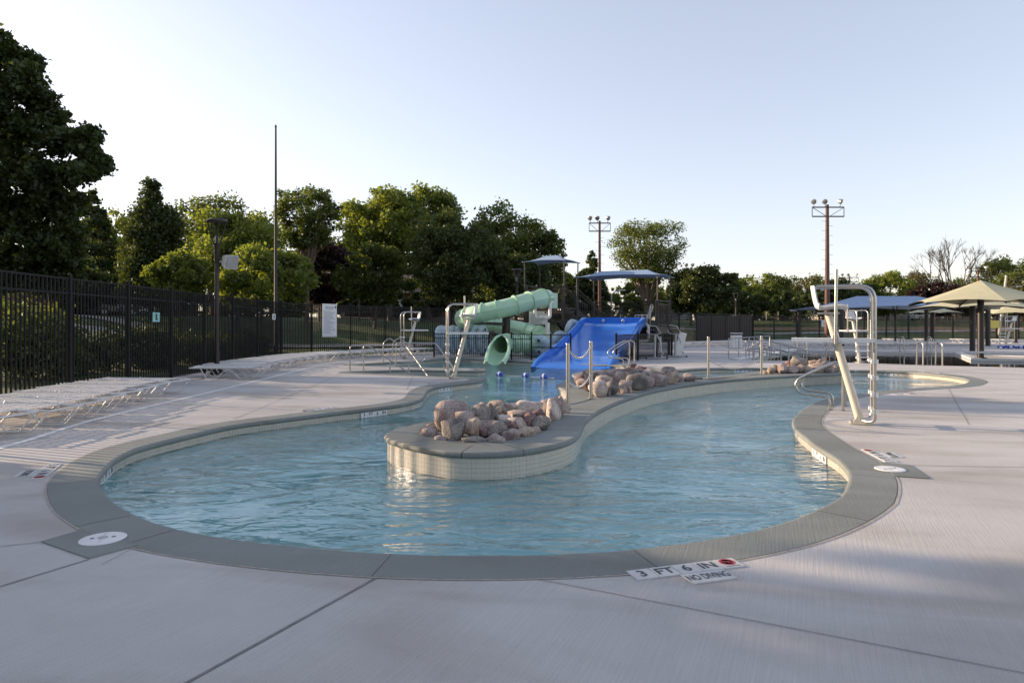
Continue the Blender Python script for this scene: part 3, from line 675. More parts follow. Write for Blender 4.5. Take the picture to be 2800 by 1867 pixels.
# hedge and shrubs behind the left fence
def shrub(x, y, r, h, lf, lab, n, ls, seed):
    rng = np.random.default_rng(seed); z0 = ground_z(x, y); t = thing('shrub', lab, 'bush', (x, y, z0), group='shrubs behind the left fence')
    cl = [((x+rng.uniform(-r,r)*.6, y+rng.uniform(-r,r)*.6, z0+h*(.2+.5*rng.random())), h*(.25+.2*rng.random())) for k in range(14)]
    leaf_obj('foliage', leaves(rng, cl, n, ls), LEAF[lf], t)
    st = MB(); [st.tube([(x+rng.uniform(-.2,.2), y+rng.uniform(-.2,.2), z0-.1), c[0]], [.03,.01], 5) for c in cl[:6]]; st.build('stem', M_BARK, t)
shrub(-13.2,17.8,1.5,2.5,'mid','yellowish leafy shrub behind the first full fence panel',7000,.10,1)
shrub(-15.6,19.4,1.6,2.7,'dark','dark tall shrub at the left frame edge behind the fence',6000,.11,2)
shrub(-12.6,22.8,1.3,1.7,'dark','low dark shrub behind the second fence panel',5000,.10,3)
hb = thing('hedge', 'long low dark hedge on the lawn behind the left fence', 'hedge', (-13,27,0)); rng = np.random.default_rng(9)
cl = [((-12.6-.10*abs(k-16)**1.0*.6+rng.uniform(-.3,.3), 18.6+.52*k+rng.uniform(-.3,.3), ground_z(-12.8, 25)+.45+rng.uniform(-.15,.3)), .62) for k in range(34)]
leaf_obj('foliage', leaves(rng, cl, 26000, .11), LEAF['dark'], hb)
# trees beyond the left edge of the view that shade the near deck
for x, y, h, r, cb, sd_, lab in ((-34,12.6,17.5,5.4,8.0,74,'tall leafy tree with a high crown beyond the left edge'),(-22,7.4,14.5,5.7,.6,71,'dark leafy tree on the lawn beyond the left edge'),(-23,0.0,13,5,1.0,72,'dark leafy tree on the lawn left of the visitor'),(-27,-7,14,5.5,1,73,'dark leafy tree on the lawn behind the visitor at left')):
    tree('leafy_tree', lab, 'tree', x, y, h, r, cb, 'round', LEAF['dark'], 30000, .42, sd_, K=70)
# ================================================================ OBJECTS
from mathutils import noise as mnoise
def arc(c, r, a0, a1, n, ax=(1,0,0), ay=(0,0,1)):
    c, ax, ay = Vector(c), Vector(ax), Vector(ay)
    return [c + ax*r*math.cos(R(a0+(a1-a0)*k/n)) + ay*r*math.sin(R(a0+(a1-a0)*k/n)) for k in range(n+1)]
def rounded(pts, r, n=5):
    P = [Vector(p) for p in pts]; out = [P[0]]
    for a, b, c in zip(P, P[1:], P[2:]):
        u, v = (a-b), (c-b); k = min(r, u.length*.48, v.length*.48); p, q = b+u.normalized()*k, b+v.normalized()*k
        for i in range(n+1):
            t = i/n; out.append(p*(1-t)**2 + b*2*t*(1-t) + q*t*t)
    return out + [P[-1]]
FC = {}
def text_mesh(body, size, mat_, al='CENTER', sx=1.0):
    key = (body, size, mat_.name, al, sx)
    if key in FC: return FC[key]
    cu = bpy.data.curves.new('lettering', 'FONT'); cu.body = body; cu.size = size; cu.align_x = al; cu.align_y = 'CENTER'; cu.offset = size*.022
    cu.resolution_u = 3
    o = bpy.data.objects.new('lettering', cu); COL.objects.link(o); me = bpy.data.meshes.new_from_object(o)
    bpy.data.objects.remove(o); bpy.data.curves.remove(cu)
    for v in me.vertices: v.co.x *= sx
    me.materials.clear(); me.materials.append(mat_); me.name = 'lettering'; FC[key] = me; return me

# ---- boulders
def boulder(seed, rx, ry, rz):
    rnd = random.Random(seed); bm = bmesh.new(); bmesh.ops.create_icosphere(bm, subdivisions=3, radius=1)
    planes = []
    for k in range(11):
        v = Vector((rnd.gauss(0,1), rnd.gauss(0,1), rnd.gauss(0,1))).normalized(); planes.append((v, rnd.uniform(.56,.90)))
    o = Vector((seed*3.7, seed*1.3, 0))
    for v in bm.verts:
        p = v.co.copy()
        for n, d in planes:
            e = p.dot(n) - d
            if e > 0: p -= n*e*.93
        p *= 1 + .16*mnoise.noise(p*1.3+o) + .07*mnoise.noise(p*3.1+o)
        v.co = Vector((p.x*rx, p.y*ry, p.z*rz))*1.25
    me = bpy.data.meshes.new('boulder'); bm.to_mesh(me); bm.free()
    me.polygons.foreach_set('use_smooth', [True]*len(me.polygons)); return me
def pile(ox, oy, s, items, pname, seed):
    L = []
    for k, (cx, cy, w, h, col, d) in enumerate(items):
        c = A(ox+cx*s, oy+cy*s, d); m = s*d/F; L.append((c, w*m/2, h*m/2, col, d))
    ds = sorted(i[4] for i in L); n = len(ds); q1, q2 = ds[n//3], ds[2*n//3]
    rows = {'front': [], 'middle': [], 'back': []}
    for i in L: rows['front' if i[4] < q1 else 'middle' if i[4] < q2 else 'back'].append(i)
    k = 0
    for rn_, r_ in rows.items():
        r_.sort(key=lambda i: i[0].x/i[0].y)
        for j, (c, rx, rz, col, d) in enumerate(r_):
            k += 1; me = boulder(seed+k, rx, (rx+rz)*.5, rz); me.materials.append(ROCKS[col])
            low = c.z - ZI + .03
            for v in me.vertices:
                if v.co.z < 0 and low > rz: v.co.z *= min(1.7, low/rz)
            size = 'large' if rx > .2 else 'small' if rx < .1 else 'medium'
            o = put(me, 'boulder', None, c, (0,0,0))
            tag(o, f'{size} {col} boulder, {ORD[j]} from left in {rn_} row of the {pname}', 'boulder', f'boulders of the {pname}')
P_, G_, T_, D_, W_ = 'pink', 'grey', 'tan', 'dark red', 'pale'
pile(1000, 1050, .2551, [(680,525,205,150,P_,8.35),(712,445,110,60,T_,8.7),(950,350,370,330,P_,8.75),(1060,350,240,130,P_,8.45),(930,485,290,290,G_,8.1),(800,590,120,70,P_,7.95),
 (1140,455,190,190,T_,8.1),(1165,600,260,90,G_,7.9),(1230,320,185,190,G_,8.7),(1345,310,140,190,G_,8.9),(1250,525,160,130,D_,8.2),(1300,435,210,100,P_,8.45),(1410,490,190,160,G_,8.15),
 (1388,590,190,115,P_,7.9),(1460,290,140,100,G_,9.2),(1270,232,125,70,P_,9.3),(1400,220,180,80,T_,9.5),(1450,215,90,70,D_,9.6),(1560,245,160,80,W_,9.5),(1645,325,270,90,P_,9.0),
 (1470,380,150,120,W_,8.8),(1605,435,230,170,W_,8.5),(1565,450,150,120,D_,8.38),(1560,555,190,130,P_,8.05),(1700,530,195,155,T_,8.3),(1830,522,100,115,T_,8.55),(1755,400,170,150,D_,8.8),
 (1872,440,155,175,G_,8.75),(1765,250,290,165,W_,9.5),(1855,330,190,110,D_,9.2),(1935,410,75,130,G_,9.1),(1990,225,225,175,P_,10.0),(2005,290,150,230,W_,9.7),(2070,240,100,190,P_,10.05),(2130,250,95,130,P_,10.35)], 'nearest rock pile', 100)
pile(1500, 960, .2126, [(640,490,205,225,W_,12.8),(820,470,155,155,G_,13),(770,520,65,95,P_,12.9),(990,430,175,145,P_,13.6),(960,482,95,85,P_,13.3),(1140,380,245,215,G_,14),(1280,390,135,125,P_,14.4),
 (1420,370,225,115,P_,14.8),(1570,345,185,135,T_,15.4),(1700,342,95,75,P_,16),(1820,330,155,95,P_,16.2),(1942,347,80,38,P_,16.8),(430,400,125,85,T_,13.3),(490,430,105,105,D_,13.1),(400,352,115,105,D_,13.8),
 (500,300,115,125,P_,14.6),(620,300,115,75,G_,14.7),(700,332,155,65,P_,13.9),(720,370,185,95,W_,13.5),(830,370,115,85,D_,13.9),(700,270,165,65,W_,16),(820,270,145,95,P_,15.5),(950,312,155,125,P_,14.6),
 (930,248,135,65,P_,16.5),(1050,242,125,85,D_,16.3),(1095,192,85,65,D_,17.5),(1195,232,135,75,D_,17),(1150,252,115,65,P_,16.6),(1312,272,175,115,W_,16.5),(1100,300,145,75,G_,15.5),(1240,302,85,65,G_,15.9),
 (1430,282,135,85,P_,16.8),(1545,262,175,115,G_,17),(1622,312,85,105,T_,16.1),(1010,492,120,60,T_,13.4)], 'middle rock pile', 300)
pile(2050, 880, .17007, [(242,805,85,65,T_,18.7),(335,785,145,95,T_,18.9),(402,760,145,125,G_,19.2),(520,752,135,155,P_,18.95),(662,772,225,125,P_,18.9),(642,662,135,75,D_,19.7),(808,635,262,165,G_,19.6),
 (800,752,175,125,T_,19),(937,762,145,105,P_,18.95),(1080,732,242,155,T_,19.1),(1050,642,165,75,T_,20),(1132,642,125,95,P_,19.8),(1242,692,155,115,G_,19.6),(1282,772,135,75,P_,19.0),(1382,752,95,95,T_,19.2)], 'far rock pile', 500)

# ---- stanchions and rope chains
def stanchion(px, py, lab):
    c = G(px, py, ZI); t = thing('chain_post', lab, 'post', c, group='steel chain posts on the island')
    MB().tube([(0,0,.002),(0,0,1.05)], .032, 14).lathe([(.032,1.05),(.030,1.058),(.004,1.061)], 14).build('pole', M_STEEL, t, True, local=True)
    MB().lathe([(.06,0),(.06,.012),(.04,.02)], 16).build('base_plate', M_STEEL, t, local=True)
    for z in (.98, .46): MB().tube([(0,0,z-.012),(0,0,z+.012)], .037, 14).build('collar', M_STEEL, t, local=True)
    return c
S = [stanchion(1553,1117,'nearest steel chain post, beside the nearest rock pile'), stanchion(1616,1089.7,'steel chain post at the near end of the middle rock pile'),
     stanchion(1937,1033,'steel chain post at the far end of the middle rock pile'), stanchion(2082,1023,'steel chain post at the left end of the far rock pile')]
def rope(a, b, z0, sag, lab, col2, n):
    t = thing('safety_chain', lab, 'chain', a + Vector((0,0,z0)), group='blue and white chains between posts')
    mbs = (MB(), MB()); pts = [a.lerp(b, k/n) + Vector((0,0,z0 - sag*4*(k/n)*(1-k/n))) for k in range(n+1)]
    for k in range(n):
        u = (pts[k+1]-pts[k])*.36; c = (pts[k]+pts[k+1])/2; s = Vector((0,0,1)).cross(u).normalized()*.016; v = u.cross(s).normalized()*.016
        w = s if k % 2 else v
        mbs[k % 2].tube([c-u*1.35, c-u*.7+w, c+u*.7+w, c+u*1.35, c+u*.7-w, c-u*.7-w], .0065, 5, closed=True)
    mbs[0].build('white_links', M_WHITE, t, kind='stuff'); mbs[1].build('blue_links', col2, t, kind='stuff')
rope(S[0], S[1], .98, .19, 'upper white chain between the two nearest posts', M_STEEL, 34)
rope(S[0], S[1], .46, .17, 'lower white chain between the two nearest posts', M_STEEL, 34)
rope(S[2], S[3], .95, .26, 'upper blue and white chain between the two far posts', M_NAVY, 58)
rope(S[2], S[3], .46, .26, 'lower blue and white chain between the two far posts', M_NAVY, 58)

# ---- loungers (foot end at the origin, head towards -x)
LL, LW, LH = 2.05, .64, .31
def lounger(single, lab, group):
    t = thing('lounger', lab, 'lounger', group=group); r = .014
    for s in (-1, 1):
        y = s*LW/2
        MB().tube(rounded([(-LL,y,LH),(-LL*.12,y,LH),(-.02,y,LH-.01)], .05), r, 7).build('side_rail', M_ALU, t, True, local=True)
        xs = lambda f: -LL*(1-f)
        pts = [(xs(.15),y,LH),(xs(.235),y,.014),(xs(.37),y,.014)] + [(xs(.37+.306*k/8), y, .014+(.75*LH)*math.sin(math.pi*k/8)) for k in range(1,8)] + [(xs(.676),y,.014),(xs(.86),y,.014),(xs(.985),y,LH-.01)]
        MB().tube(rounded(pts, .05), .012, 7).build('leg', M_ALU, t, True, local=True)
    for x, z in ((-.02,LH-.01),(-LL*.62,LH-.02),(-LL,LH)): MB().tube([(x,-LW/2,z),(x,LW/2,z)], r, 7).build('cross_bar', M_ALU, t, True, local=True)
    rows = [[(dx, y, z) for y, z in ((-LW/2,-.026),(-LW/2-.017,-.012),(-LW/2-.015,.008),(-LW/2+.01,.017),(-.12,.008),(.12,.008),(LW/2-.01,.017),(LW/2+.015,.008),(LW/2+.017,-.012),(LW/2,-.026))] for dx in (-.0195,.0195)]
    n = 27
    if single:
        me = MB().slab(rows, .003).mesh('strap'); me.materials.append(M_STRAP)
        for k in range(n): put(me, 'strap', t, (-LL+.05+k*(LL-.32)/n, 0, LH+.002*math.sin(k*2.1)))
    else:
        mb = MB()
        for k in range(n): mb.slab([[(p[0]-LL+.05+k*(LL-.32)/n, p[1], p[2]+LH) for p in r_] for r_ in rows], .003)
        mb.build('straps', M_STRAP, t, local=True, kind='stuff')
    if single:
        for s in (-1,1): MB().lathe([(.014,0),(.016,.012),(.006,.026)], 8, c=(-LL*.60, s*LW/2, LH+.012)).build('hinge_knob', M_WHITE, t, local=True)
    return t
g1 = 'near group of loungers by the left fence'
near = [(-6.60,8.93,4),(-6.42,9.62,3),(-6.52,10.42,5),(-6.68,11.2,4),(-6.84,12.0,6),(-6.98,12.8,4),(-7.15,13.65,3),(-7.15,14.45,7)]
lp = None
for k, (x, y, a) in enumerate(near):
    lab = f'white strap lounger, {ORD[k]} from the front, near group by the left fence'
    if lp is None: lp = lounger(True, lab, g1); lp.location = (x, y, 0); lp.rotation_euler = (0,0,R(-a))
    else: dup(lp, (x, y, 0), R(-a), lab)
g2 = 'long row of loungers curving along the left fence'
path = catmull([(-6.95,18.9),(-7.35,20.6),(-7.5,22.6),(-7.5,25),(-7.35,27.2),(-6.7,29.2),(-5.7,31.1),(-4.55,33.0),(-4.0,34.0)], .2, False)
pts = resample(path, .93, False); nn = normals2(pts, False); lf = None
for k, (p, q) in enumerate(zip(pts, nn)):
    if q.x > 0: q = -q
    a = math.atan2(-q.y, -q.x) + R((-2,3,0,-3,2)[k % 5])
    lab = f'white strap lounger, {ORD[k]} from the lamp post in the long curving row' if k < len(ORD) else 'white strap lounger at the far end of the long curving row'
    if lf is None: lf = lounger(False, lab, g2); lf.location = (p.x, p.y, 0); lf.rotation_euler = (0,0,R(2))
    else: dup(lf, (p.x, p.y, 0), a, lab)
cnt = 0
for rname, L in (('by the privacy fence', [(8.9+.95*k, 41.6+.9*k, R(-60)) for k in range(11)]),
                 ('along the far side of the lap pool', [(18.3+.98*k, 43.2-.08*k, R(-100)+R((k*37) % 9)) for k in range(10)]),
                 ('second row behind the lap pool', [(17.0+1.1*k, 46.8, R(-90)+R((k*53) % 11)) for k in range(13)]),
                 ('near the far fence at right', [(38.4,56,R(-92)),(41.2,55,R(-86)),(45.8,54,R(-96)),(43.9,52.5,R(-90)),(35.5,56.5,R(-93)),(33.2,57,R(-88))])):
    for k, (x, y, a) in enumerate(L):
        dup(lf, (x, y, 0), a, f'white strap lounger, {ORD[k]} from left, {rname}', f'loungers {rname}')

# ---- guard chairs
def guard_chair(lab):
    t = thing('guard_chair', lab, 'lifeguard chair', group='lifeguard chairs round the pools')
    B = lambda mb, n, m, sm=False, p=t: mb.build(n, m, p, sm, local=True)
    B(MB().tube([(0,0,.02),(-.44,0,1.66)], [.062,.055], 18), 'post', M_BEIGE, True)
    fl = MB().box((.0,0,.012), (.30,.22,.02))
    for s in (-1,1): fl.add([(-.10,s*.05,.02),(.13,s*.05,.02),(-.03,s*.05,.16),(-.10,s*.06,.02),(.13,s*.06,.02),(-.03,s*.06,.16)], [(0,1,2),(5,4,3),(0,3,4,1),(1,4,5,2),(2,5,3,0)])
    B(fl, 'base_plate', M_BEIGE); bp = KIDS[t.name][-1]
    for x in (-.12,.12):
        for y in (-.08,.08): B(MB().lathe([(.014,.02),(.014,.045)], 6, c=(x,y,0)), 'bolt', M_STEEL, p=bp)
    for s in (-1,1):
        y = s*.24
        B(MB().tube(rounded([(.03,y*.35,.055),(.17,y,.055),(.17,y,2.09),(-.62,y*1.02,2.09)], .22, 8), .024, 12), 'ladder_rail', M_STEEL, True)
    for z in (.22,.47,.72,.96): B(MB().box((.17,0,z), (.085,.52,.035)).box((.17,.245,z), (.09,.035,.07)).box((.17,-.245,z), (.09,.035,.07)), 'step', M_WHITE)
    B(MB().box((-.40,.0,1.275), (1.14,.50,.042)).box((-.40,-.262,1.272), (1.14,.02,.055)).box((-.40,.262,1.272), (1.14,.02,.055)), 'foot_board', M_WHITE)
    B(MB().tube([(-.36,-.29,1.22),(-.345,-.29,2.34)], .024, 12), 'umbrella_tube', M_STEEL, True)
    B(MB().box((-.36,-.275,1.29), (.07,.06,.11)), 'tube_clamp', M_GALV)
    prof = [(-.70,2.11),(-.695,2.06),(-.675,1.93),(-.655,1.84),(-.63,1.77),(-.585,1.735),(-.50,1.725),(-.38,1.74),(-.28,1.745),(-.22,1.738),(-.20,1.72)]
    rows = []
    for i, (x, z) in enumerate(prof):
        w = (.15 if i == 0 else .19 if i < 3 else .225) if i < 5 else .235
        rows.append([(x + (.05 if i < 5 else 0)*abs(f)**2.5, f*w, z + (.055 if i >= 4 else 0)*abs(f)**2.5) for f in (-1,-.8,-.4,0,.4,.8,1)])
    B(MB().slab(rows, .022), 'seat', M_WHITE, True)
    B(MB().box((-.44,0,1.685), (.30,.26,.025)), 'seat_mount', M_GALV)
    for s in (-1,1): B(MB().box((-.52,s*.235,2.062), (.05,.035,.03)), 'arm_bracket', M_GALV)
    return t
gc = guard_chair('tall guard chair at right beside the river with its seat facing right'); gc.location = G(2353,1158); gc.rotation_euler = (0,0,R(-23))
dup(gc, G(1240,1034.5), R(190), 'guard chair at the tip of the left deck in front of the green slide')
dup(gc, (-4.75,29.8,0), R(206), 'guard chair by the left fence behind the stair rails')
dup(gc, (13.9,26.6,0), R(-84), 'guard chair at the near edge of the lap pool facing the visitor')
dup(gc, (32.6,44,0), R(180), 'small distant guard chair by the far pool corner at right')

# ---- rails
def rail_thing(name, lab, cat, tubes, r=.021, mat_=None, flange=True, group=None):
    t = thing(name, lab, cat, Vector(tubes[0][0]), group=group)
    for k, p in enumerate(tubes):
        p = rounded(p, .14, 6) if len(p) < 12 else p
        MB().tube(p, r, 10).build('rail', mat_ or M_STEEL, t, True)
        if flange:
            for e in (p[0], p[-1]):
                e = Vector(e)
                if abs(e.z) < .02: MB().lathe([(.045,0),(.045,.012),(.026,.022)], 14, c=(e.x, e.y, .001)).build('escutcheon', M_STEEL, t)
    return t
GR = [(0,0),(0,.66),(-.04,.76),(-.13,.80),(-.24,.785),(-.62,.585),(-.72,.52),(-.765,.42),(-.74,.33),(-.66,.275),(-.42,.245),(-.27,.22),(-.215,.15),(-.205,0)]
def grab(base, dirv, lab, sc=1.0):
    d = Vector((*dirv, 0)).normalized(); b = Vector(base); z = b.z
    pr = [b - d*x*sc + Vector((0,0,h*sc)) for x, h in GR]
    return [p for p in [pr[0], pr[1]] + [Vector((q[0], q[1], h)) for q, h in zip(catmull([(p.x, p.y) for p in pr[1:-1]], 9, False), [0]*0)] or pr]
def smooth3(P, n=4):
    out = []
    for i in range(len(P)-1):
        p0, p1, p2, p3 = P[max(i-1,0)], P[i], P[i+1], P[min(i+2,len(P)-1)]
        for k in range(n):
            t = k/n; out.append(.5*((2*p1)+(-p0+p2)*t+(2*p0-5*p1+4*p2-p3)*t*t+(-p0+3*p1-3*p2+p3)*t**3))
    return out + [P[-1]]
def grab_pair(b0, b1, dirv, lab, sc=1.0):
    d = Vector((*dirv, 0)).normalized(); tb = []
    for b in (b0, b1): tb.append(smooth3([Vector(b) - d*x*sc*-1*-1 + Vector((0,0,h*sc)) for x, h in GR]))
    return rail_thing('grab_rail_pair', lab, 'grab rails', tb, .023)
grab_pair(G(2304.7,1121.8), G(2317,1111.5)+Vector((.02,.12,0)), (-.80,.42), 'pair of curved steel grab rails beside the right guard chair')
grab_pair(G(1721,1000.5), G(1738,999.5)+Vector((.0,.25,0)), (-.9,-.30), 'pair of curved steel grab rails right of the blue slide', 1.15)
a = G(957,1012.6); b = G(993.7,1010.9); c = G(1083,1003)
rail_thing('handrail', 'nearest of the steel stair handrails at the left entry', 'handrail', [[a, a+Vector((0,0,.83)), a+Vector((.62,-.1,.83)), (-3.15,21.3,-.12)],[(-3.95,21.55,-.3),(-3.95,21.55,.33)]], .021)
rail_thing('handrail', 'second steel stair handrail at the left entry', 'handrail', [[b, b+Vector((0,0,.83)), b+Vector((1.45,-.2,.83)), (-2.62,20.95,-.14)],[(-3.3,21.3,-.3),(-3.3,21.3,.26)]], .021)
rail_thing('handrail', 'steel stair handrail sloping down behind the left guard chair', 'handrail', [[c, c+Vector((0,0,.86)), c+Vector((1.45,-.2,.86)), (-1.95,22.9,-.05), (-1.75,22.8,-.25)],[(-2.35,22.95,-.3),(-2.35,22.95,.14)]], .021)
for k, (px, py, lab) in enumerate(((1048,988.7,'left looped steel handrail at the far stair entry'),(1074,987.5,'right looped steel handrail at the far stair entry'))):
    p = G(px, py); rail_thing('handrail', lab, 'handrail', [[p, p+Vector((0,0,.78)), p+Vector((.25,0,.98)), p+Vector((1.2,-.5,.40)), p+Vector((1.45,-.6,.12)), p+Vector((1.25,-.6,-.02)), p+Vector((.75,-.4,0))]], .022)
# ramp railing at the lap pool
def ramp_rail(p0, p1, h0, h1, n, lab):
    p0, p1 = Vector(p0), Vector(p1); t = thing('ramp_railing', lab, 'railing', p0)
    for k in range(n+1):
        q = p0.lerp(p1, k/n); h = h0+(h1-h0)*k/n; MB().tube([(q.x,q.y,-.15),(q.x,q.y,h)], .026, 8).build('post', M_GALV, t, True)
    for f in (1, .45): MB().tube([p0+Vector((0,0,h0*f)), p1+Vector((0,0,h1*f))], .026, 8).build('rail', M_GALV, t, True)
ramp_rail(G(1992,978), G(2105,978.5), .88, 1.0, 4, 'level steel railing at the head of the lap pool ramp')
ramp_rail(G(2040,980), G(2190,985)+Vector((0,1.3,0)), .80, .30, 6, 'sloping steel railing down the near side of the lap pool ramp')
ramp_rail(G(2062,976), G(2205,976), .95, .30, 6, 'sloping steel railing down the far side of the lap pool ramp')
def ladder_rails(px, py, lab, dx):
    p = G(px, py); rail_thing('pool_ladder', lab, 'pool ladder', [[p+Vector((k*dx,0,0)), p+Vector((k*dx,0,.85)), p+Vector((k*dx,.35,.85)), p+Vector((k*dx,.42,-.3))] for k in (0,1)], .024)
ladder_rails(2524,999,'pair of pool ladder rails at the near lap pool edge',.72)
ladder_rails(2472,963.5,'pool ladder rails at the far lap pool edge right of the centre',1.5)
ladder_rails(2180,968,'bent pool ladder rails at the far left lap pool edge',.5)
ladder_rails(2268,962,'pool ladder rails behind the far rock pile',.5)

# ---- depth markers
M_MARK = mat('marker_white', (.50,.50,.49), .5, var=.08, scale=14)
TM = MB().box((0,0,.0035), (.146,.146,.007)).mesh('marker_tile'); TM.materials.append(M_MARK)
WT = MB().box((0,0,.0035), (.30,.146,.007)).mesh('marker_tile'); WT.materials.append(M_MARK)
def deck_marker(c, ang, lab, txt=True):
    t = thing('depth_marker', lab, 'depth marker', c, ang, 'white depth markers set in the deck')
    for k, s in enumerate(('3','FT','6','IN','')):
        ti = put(TM, 'marker_tile', t, ((k-2)*.152, .076, -.0055))
        if s: put(text_mesh(s, .125, M_INK, sx=.95), 'lettering', ti, (0,0,.0082))
        else:
            MB().lathe([(.052,.0074),(.052,.0086),(.040,.0086),(.040,.0074)], 24, c=(0,.018,0)).build('red_ring', M_RED, ti, local=True)
            MB().box((0,.018,.0082), (.085,.010,.0014), R(-35)).build('red_bar', M_RED, ti, local=True)
            MB().box((-.01,.02,.0080), (.05,.008,.001), R(20)).box((.012,.012,.0080), (.04,.007,.001), R(60)).build('diver_figure', M_INK, ti, local=True)
            put(text_mesh('NO DIVING', .019, M_INK), 'lettering', ti, (0,-.052,.0082))
    w = put(WT, 'marker_tile', t, (.055, -.076, -.0055)); put(text_mesh('NO DIVING', .105, M_INK, sx=.52), 'lettering', w, (0,0,.0082))
q0, q1 = G(1713.8,1560.5), G(1998.5,1525.3); an = math.atan2(q1.y-q0.y, q1.x-q0.x)
yv = Vector((-math.sin(an), math.cos(an), 0))
deck_marker((q0+q1)/2 - yv*.148, an, 'near depth marker reading 3 FT 6 IN and NO DIVING by the front coping')
def on_edge(px, py, o):
    i = near_idx(RIV, G(px, py)); n = rn[i]; y = -n; return RIV[i] + n*o, math.atan2(-y.x, y.y), n
for px, py, lab in ((296,1275,'depth marker on the left deck beside the curve of the coping'),(2264,1240,'depth marker on the right deck between guard chair and skimmer lid'),(930,1124,'depth marker on the left deck before the middle bank'),
                    (1240,1050,'depth marker on the left deck below the left guard chair'),(2500,1018,'depth marker on the far right deck beyond the river end'),(2390,1069,'depth marker on the right deck behind the guard chair ladder')):
    p, a_, n = on_edge(px, py, .63); deck_marker((p.x, p.y, 0), a_, lab)
for px, py, s, lab in ((1028,1114,'3 FT 6 IN','wall marker 3 FT 6 IN on the left bank behind the island tip'),(300,1268,'3 FT 6 IN','wall marker 3 FT 6 IN at the left end of the river'),(2228,1217,'3 FT 6 IN','wall marker 3 FT 6 IN on the right bank'),
                    (2435,1014.6,'3 FT 6 IN','wall marker on the far bank behind the right guard chair'),(2035,1006,'3 FT 6 IN','wall marker on the far bank between the chain posts'),(1218,1053,'3 FT 6 IN','wall marker on the left bank below the left guard chair'),(1085,990,'3 FT 6 IN','wall marker at the far stair entry')):
    i = near_idx(RIV, G(px, py)); n = rn[i]; p = RIV[i] + n*.032
    t = thing('wall_depth_marker', lab, 'depth marker', (p.x, p.y, -.122), math.atan2(-n.x, n.y), 'white depth markers on the pool walls')
    for k, w in enumerate(s.split(' ')):
        ti = MB().box(((k-1.5)*.152, 0, 0), (.148,.012,.098)).build('marker_tile', M_WHITE, t, local=True)
        put(text_mesh(w, .085, M_INK), 'lettering', ti, ((k-1.5)*.152, -.0075, .006), (R(90),0,0))

# ---- lane rope with buoys
rp0, rp1 = G(1345,1025.5,ZW), G(1515,1034.5,ZW)
lr = thing('float_rope', 'white float rope with three blue buoys across the river', 'rope', rp0); mb = MB()
for k in range(70):
    q = rp0.lerp(rp1, k/69) + Vector((0,0,.012)); mb.lathe([(.004,-.012),(.014,0),(.004,.012)], 6, c=q)
mb.build('rope', M_WHITE, lr, kind='stuff')
for px, py in ((1367,1024.5),(1437,1029),(1487,1032)):
    q = G(px, py, ZW) + Vector((0,0,.05)); q.y = rp0.lerp(rp1, (px-1345)/170).y; ax = (rp1-rp0).normalized()
    M3 = ax.to_track_quat('Z','Y').to_matrix()
    bu = MB().lathe([(.03,-.11),(.075,-.10),(.082,-.03),(.082,.03),(.075,.10),(.03,.11)], 14, c=q, M=M3).build('buoy', mat('buoy_blue', (.015,.06,.42), .3), lr)
    MB().lathe([(.085,-.03),(.085,.03)], 14, c=q, M=M3).build('white_band', M_WHITE, bu)
# small water spout in the far river
sp = MB(); rnd = random.Random(4); c0 = G(2338,1048,ZW)
for k in range(170):
    h = rnd.random()**.7*.62; q = c0 + Vector((rnd.gauss(0,.05+.05*h), rnd.gauss(0,.05), h)); r_ = rnd.uniform(.003,.010)
    sp.lathe([(r_*.3,-r_),(r_,0),(r_*.3,r_)], 5, c=q)
o = sp.build('water_spout', M_WHITE, kind='stuff'); tag(o, 'small splashing water spout in the river behind the right grab rails', 'fountain')
# ================================================================ SLIDES AND TOWER
gs = thing('tube_slide', 'pale green spiral tube water slide ending in the river', 'water slide', (-.5,29,0))
PT = [(1494,815,32.0),(1476,817,31.2),(1438,826,30.6),(1390,840,30.3),(1340,851,30.3),(1298,860,30.6),(1272,869,31.5),(1270,876,33.0),(1300,882,34.2),(1348,887,34.7),(1402,897,34.7),
      (1452,908,34.2),(1482,919,33.0),(1482,929,31.6),(1456,936,30.7),(1418,939,30.3),(1390,940,29.7),(1372,941,28.7)]
pth = [A(*p) for p in PT]; sm = []
for i in range(len(pth)-1):
    p0, p1, p2, p3 = pth[max(i-1,0)], pth[i], pth[i+1], pth[min(i+2,len(pth)-1)]
    for k in range(5):
        t = k/5; sm.append(.5*((2*p1)+(-p0+p2)*t+(2*p0-5*p1+4*p2-p3)*t*t+(-p0+3*p1-3*p2+p3)*t**3))
sm.append(pth[-1]); TR = .41; nseg = 19; per = (len(sm)-1)/nseg
def open_tube(pts, r, t=.025, n=22):
    mb = MB().tube(pts, r, n, cap=False); m2 = MB().tube(pts, r-t, n, cap=False); b = len(mb.v); mb.v += m2.v; mb.f += [tuple(i+b for i in f[::-1]) for f in m2.f]; k = len(pts)
    for i in range(n): mb.f.append((i, b+i, b+(i+1) % n, (i+1) % n)); q = (k-1)*n; mb.f.append((q+(i+1) % n, b+q+(i+1) % n, b+q+i, q+i))
    return mb
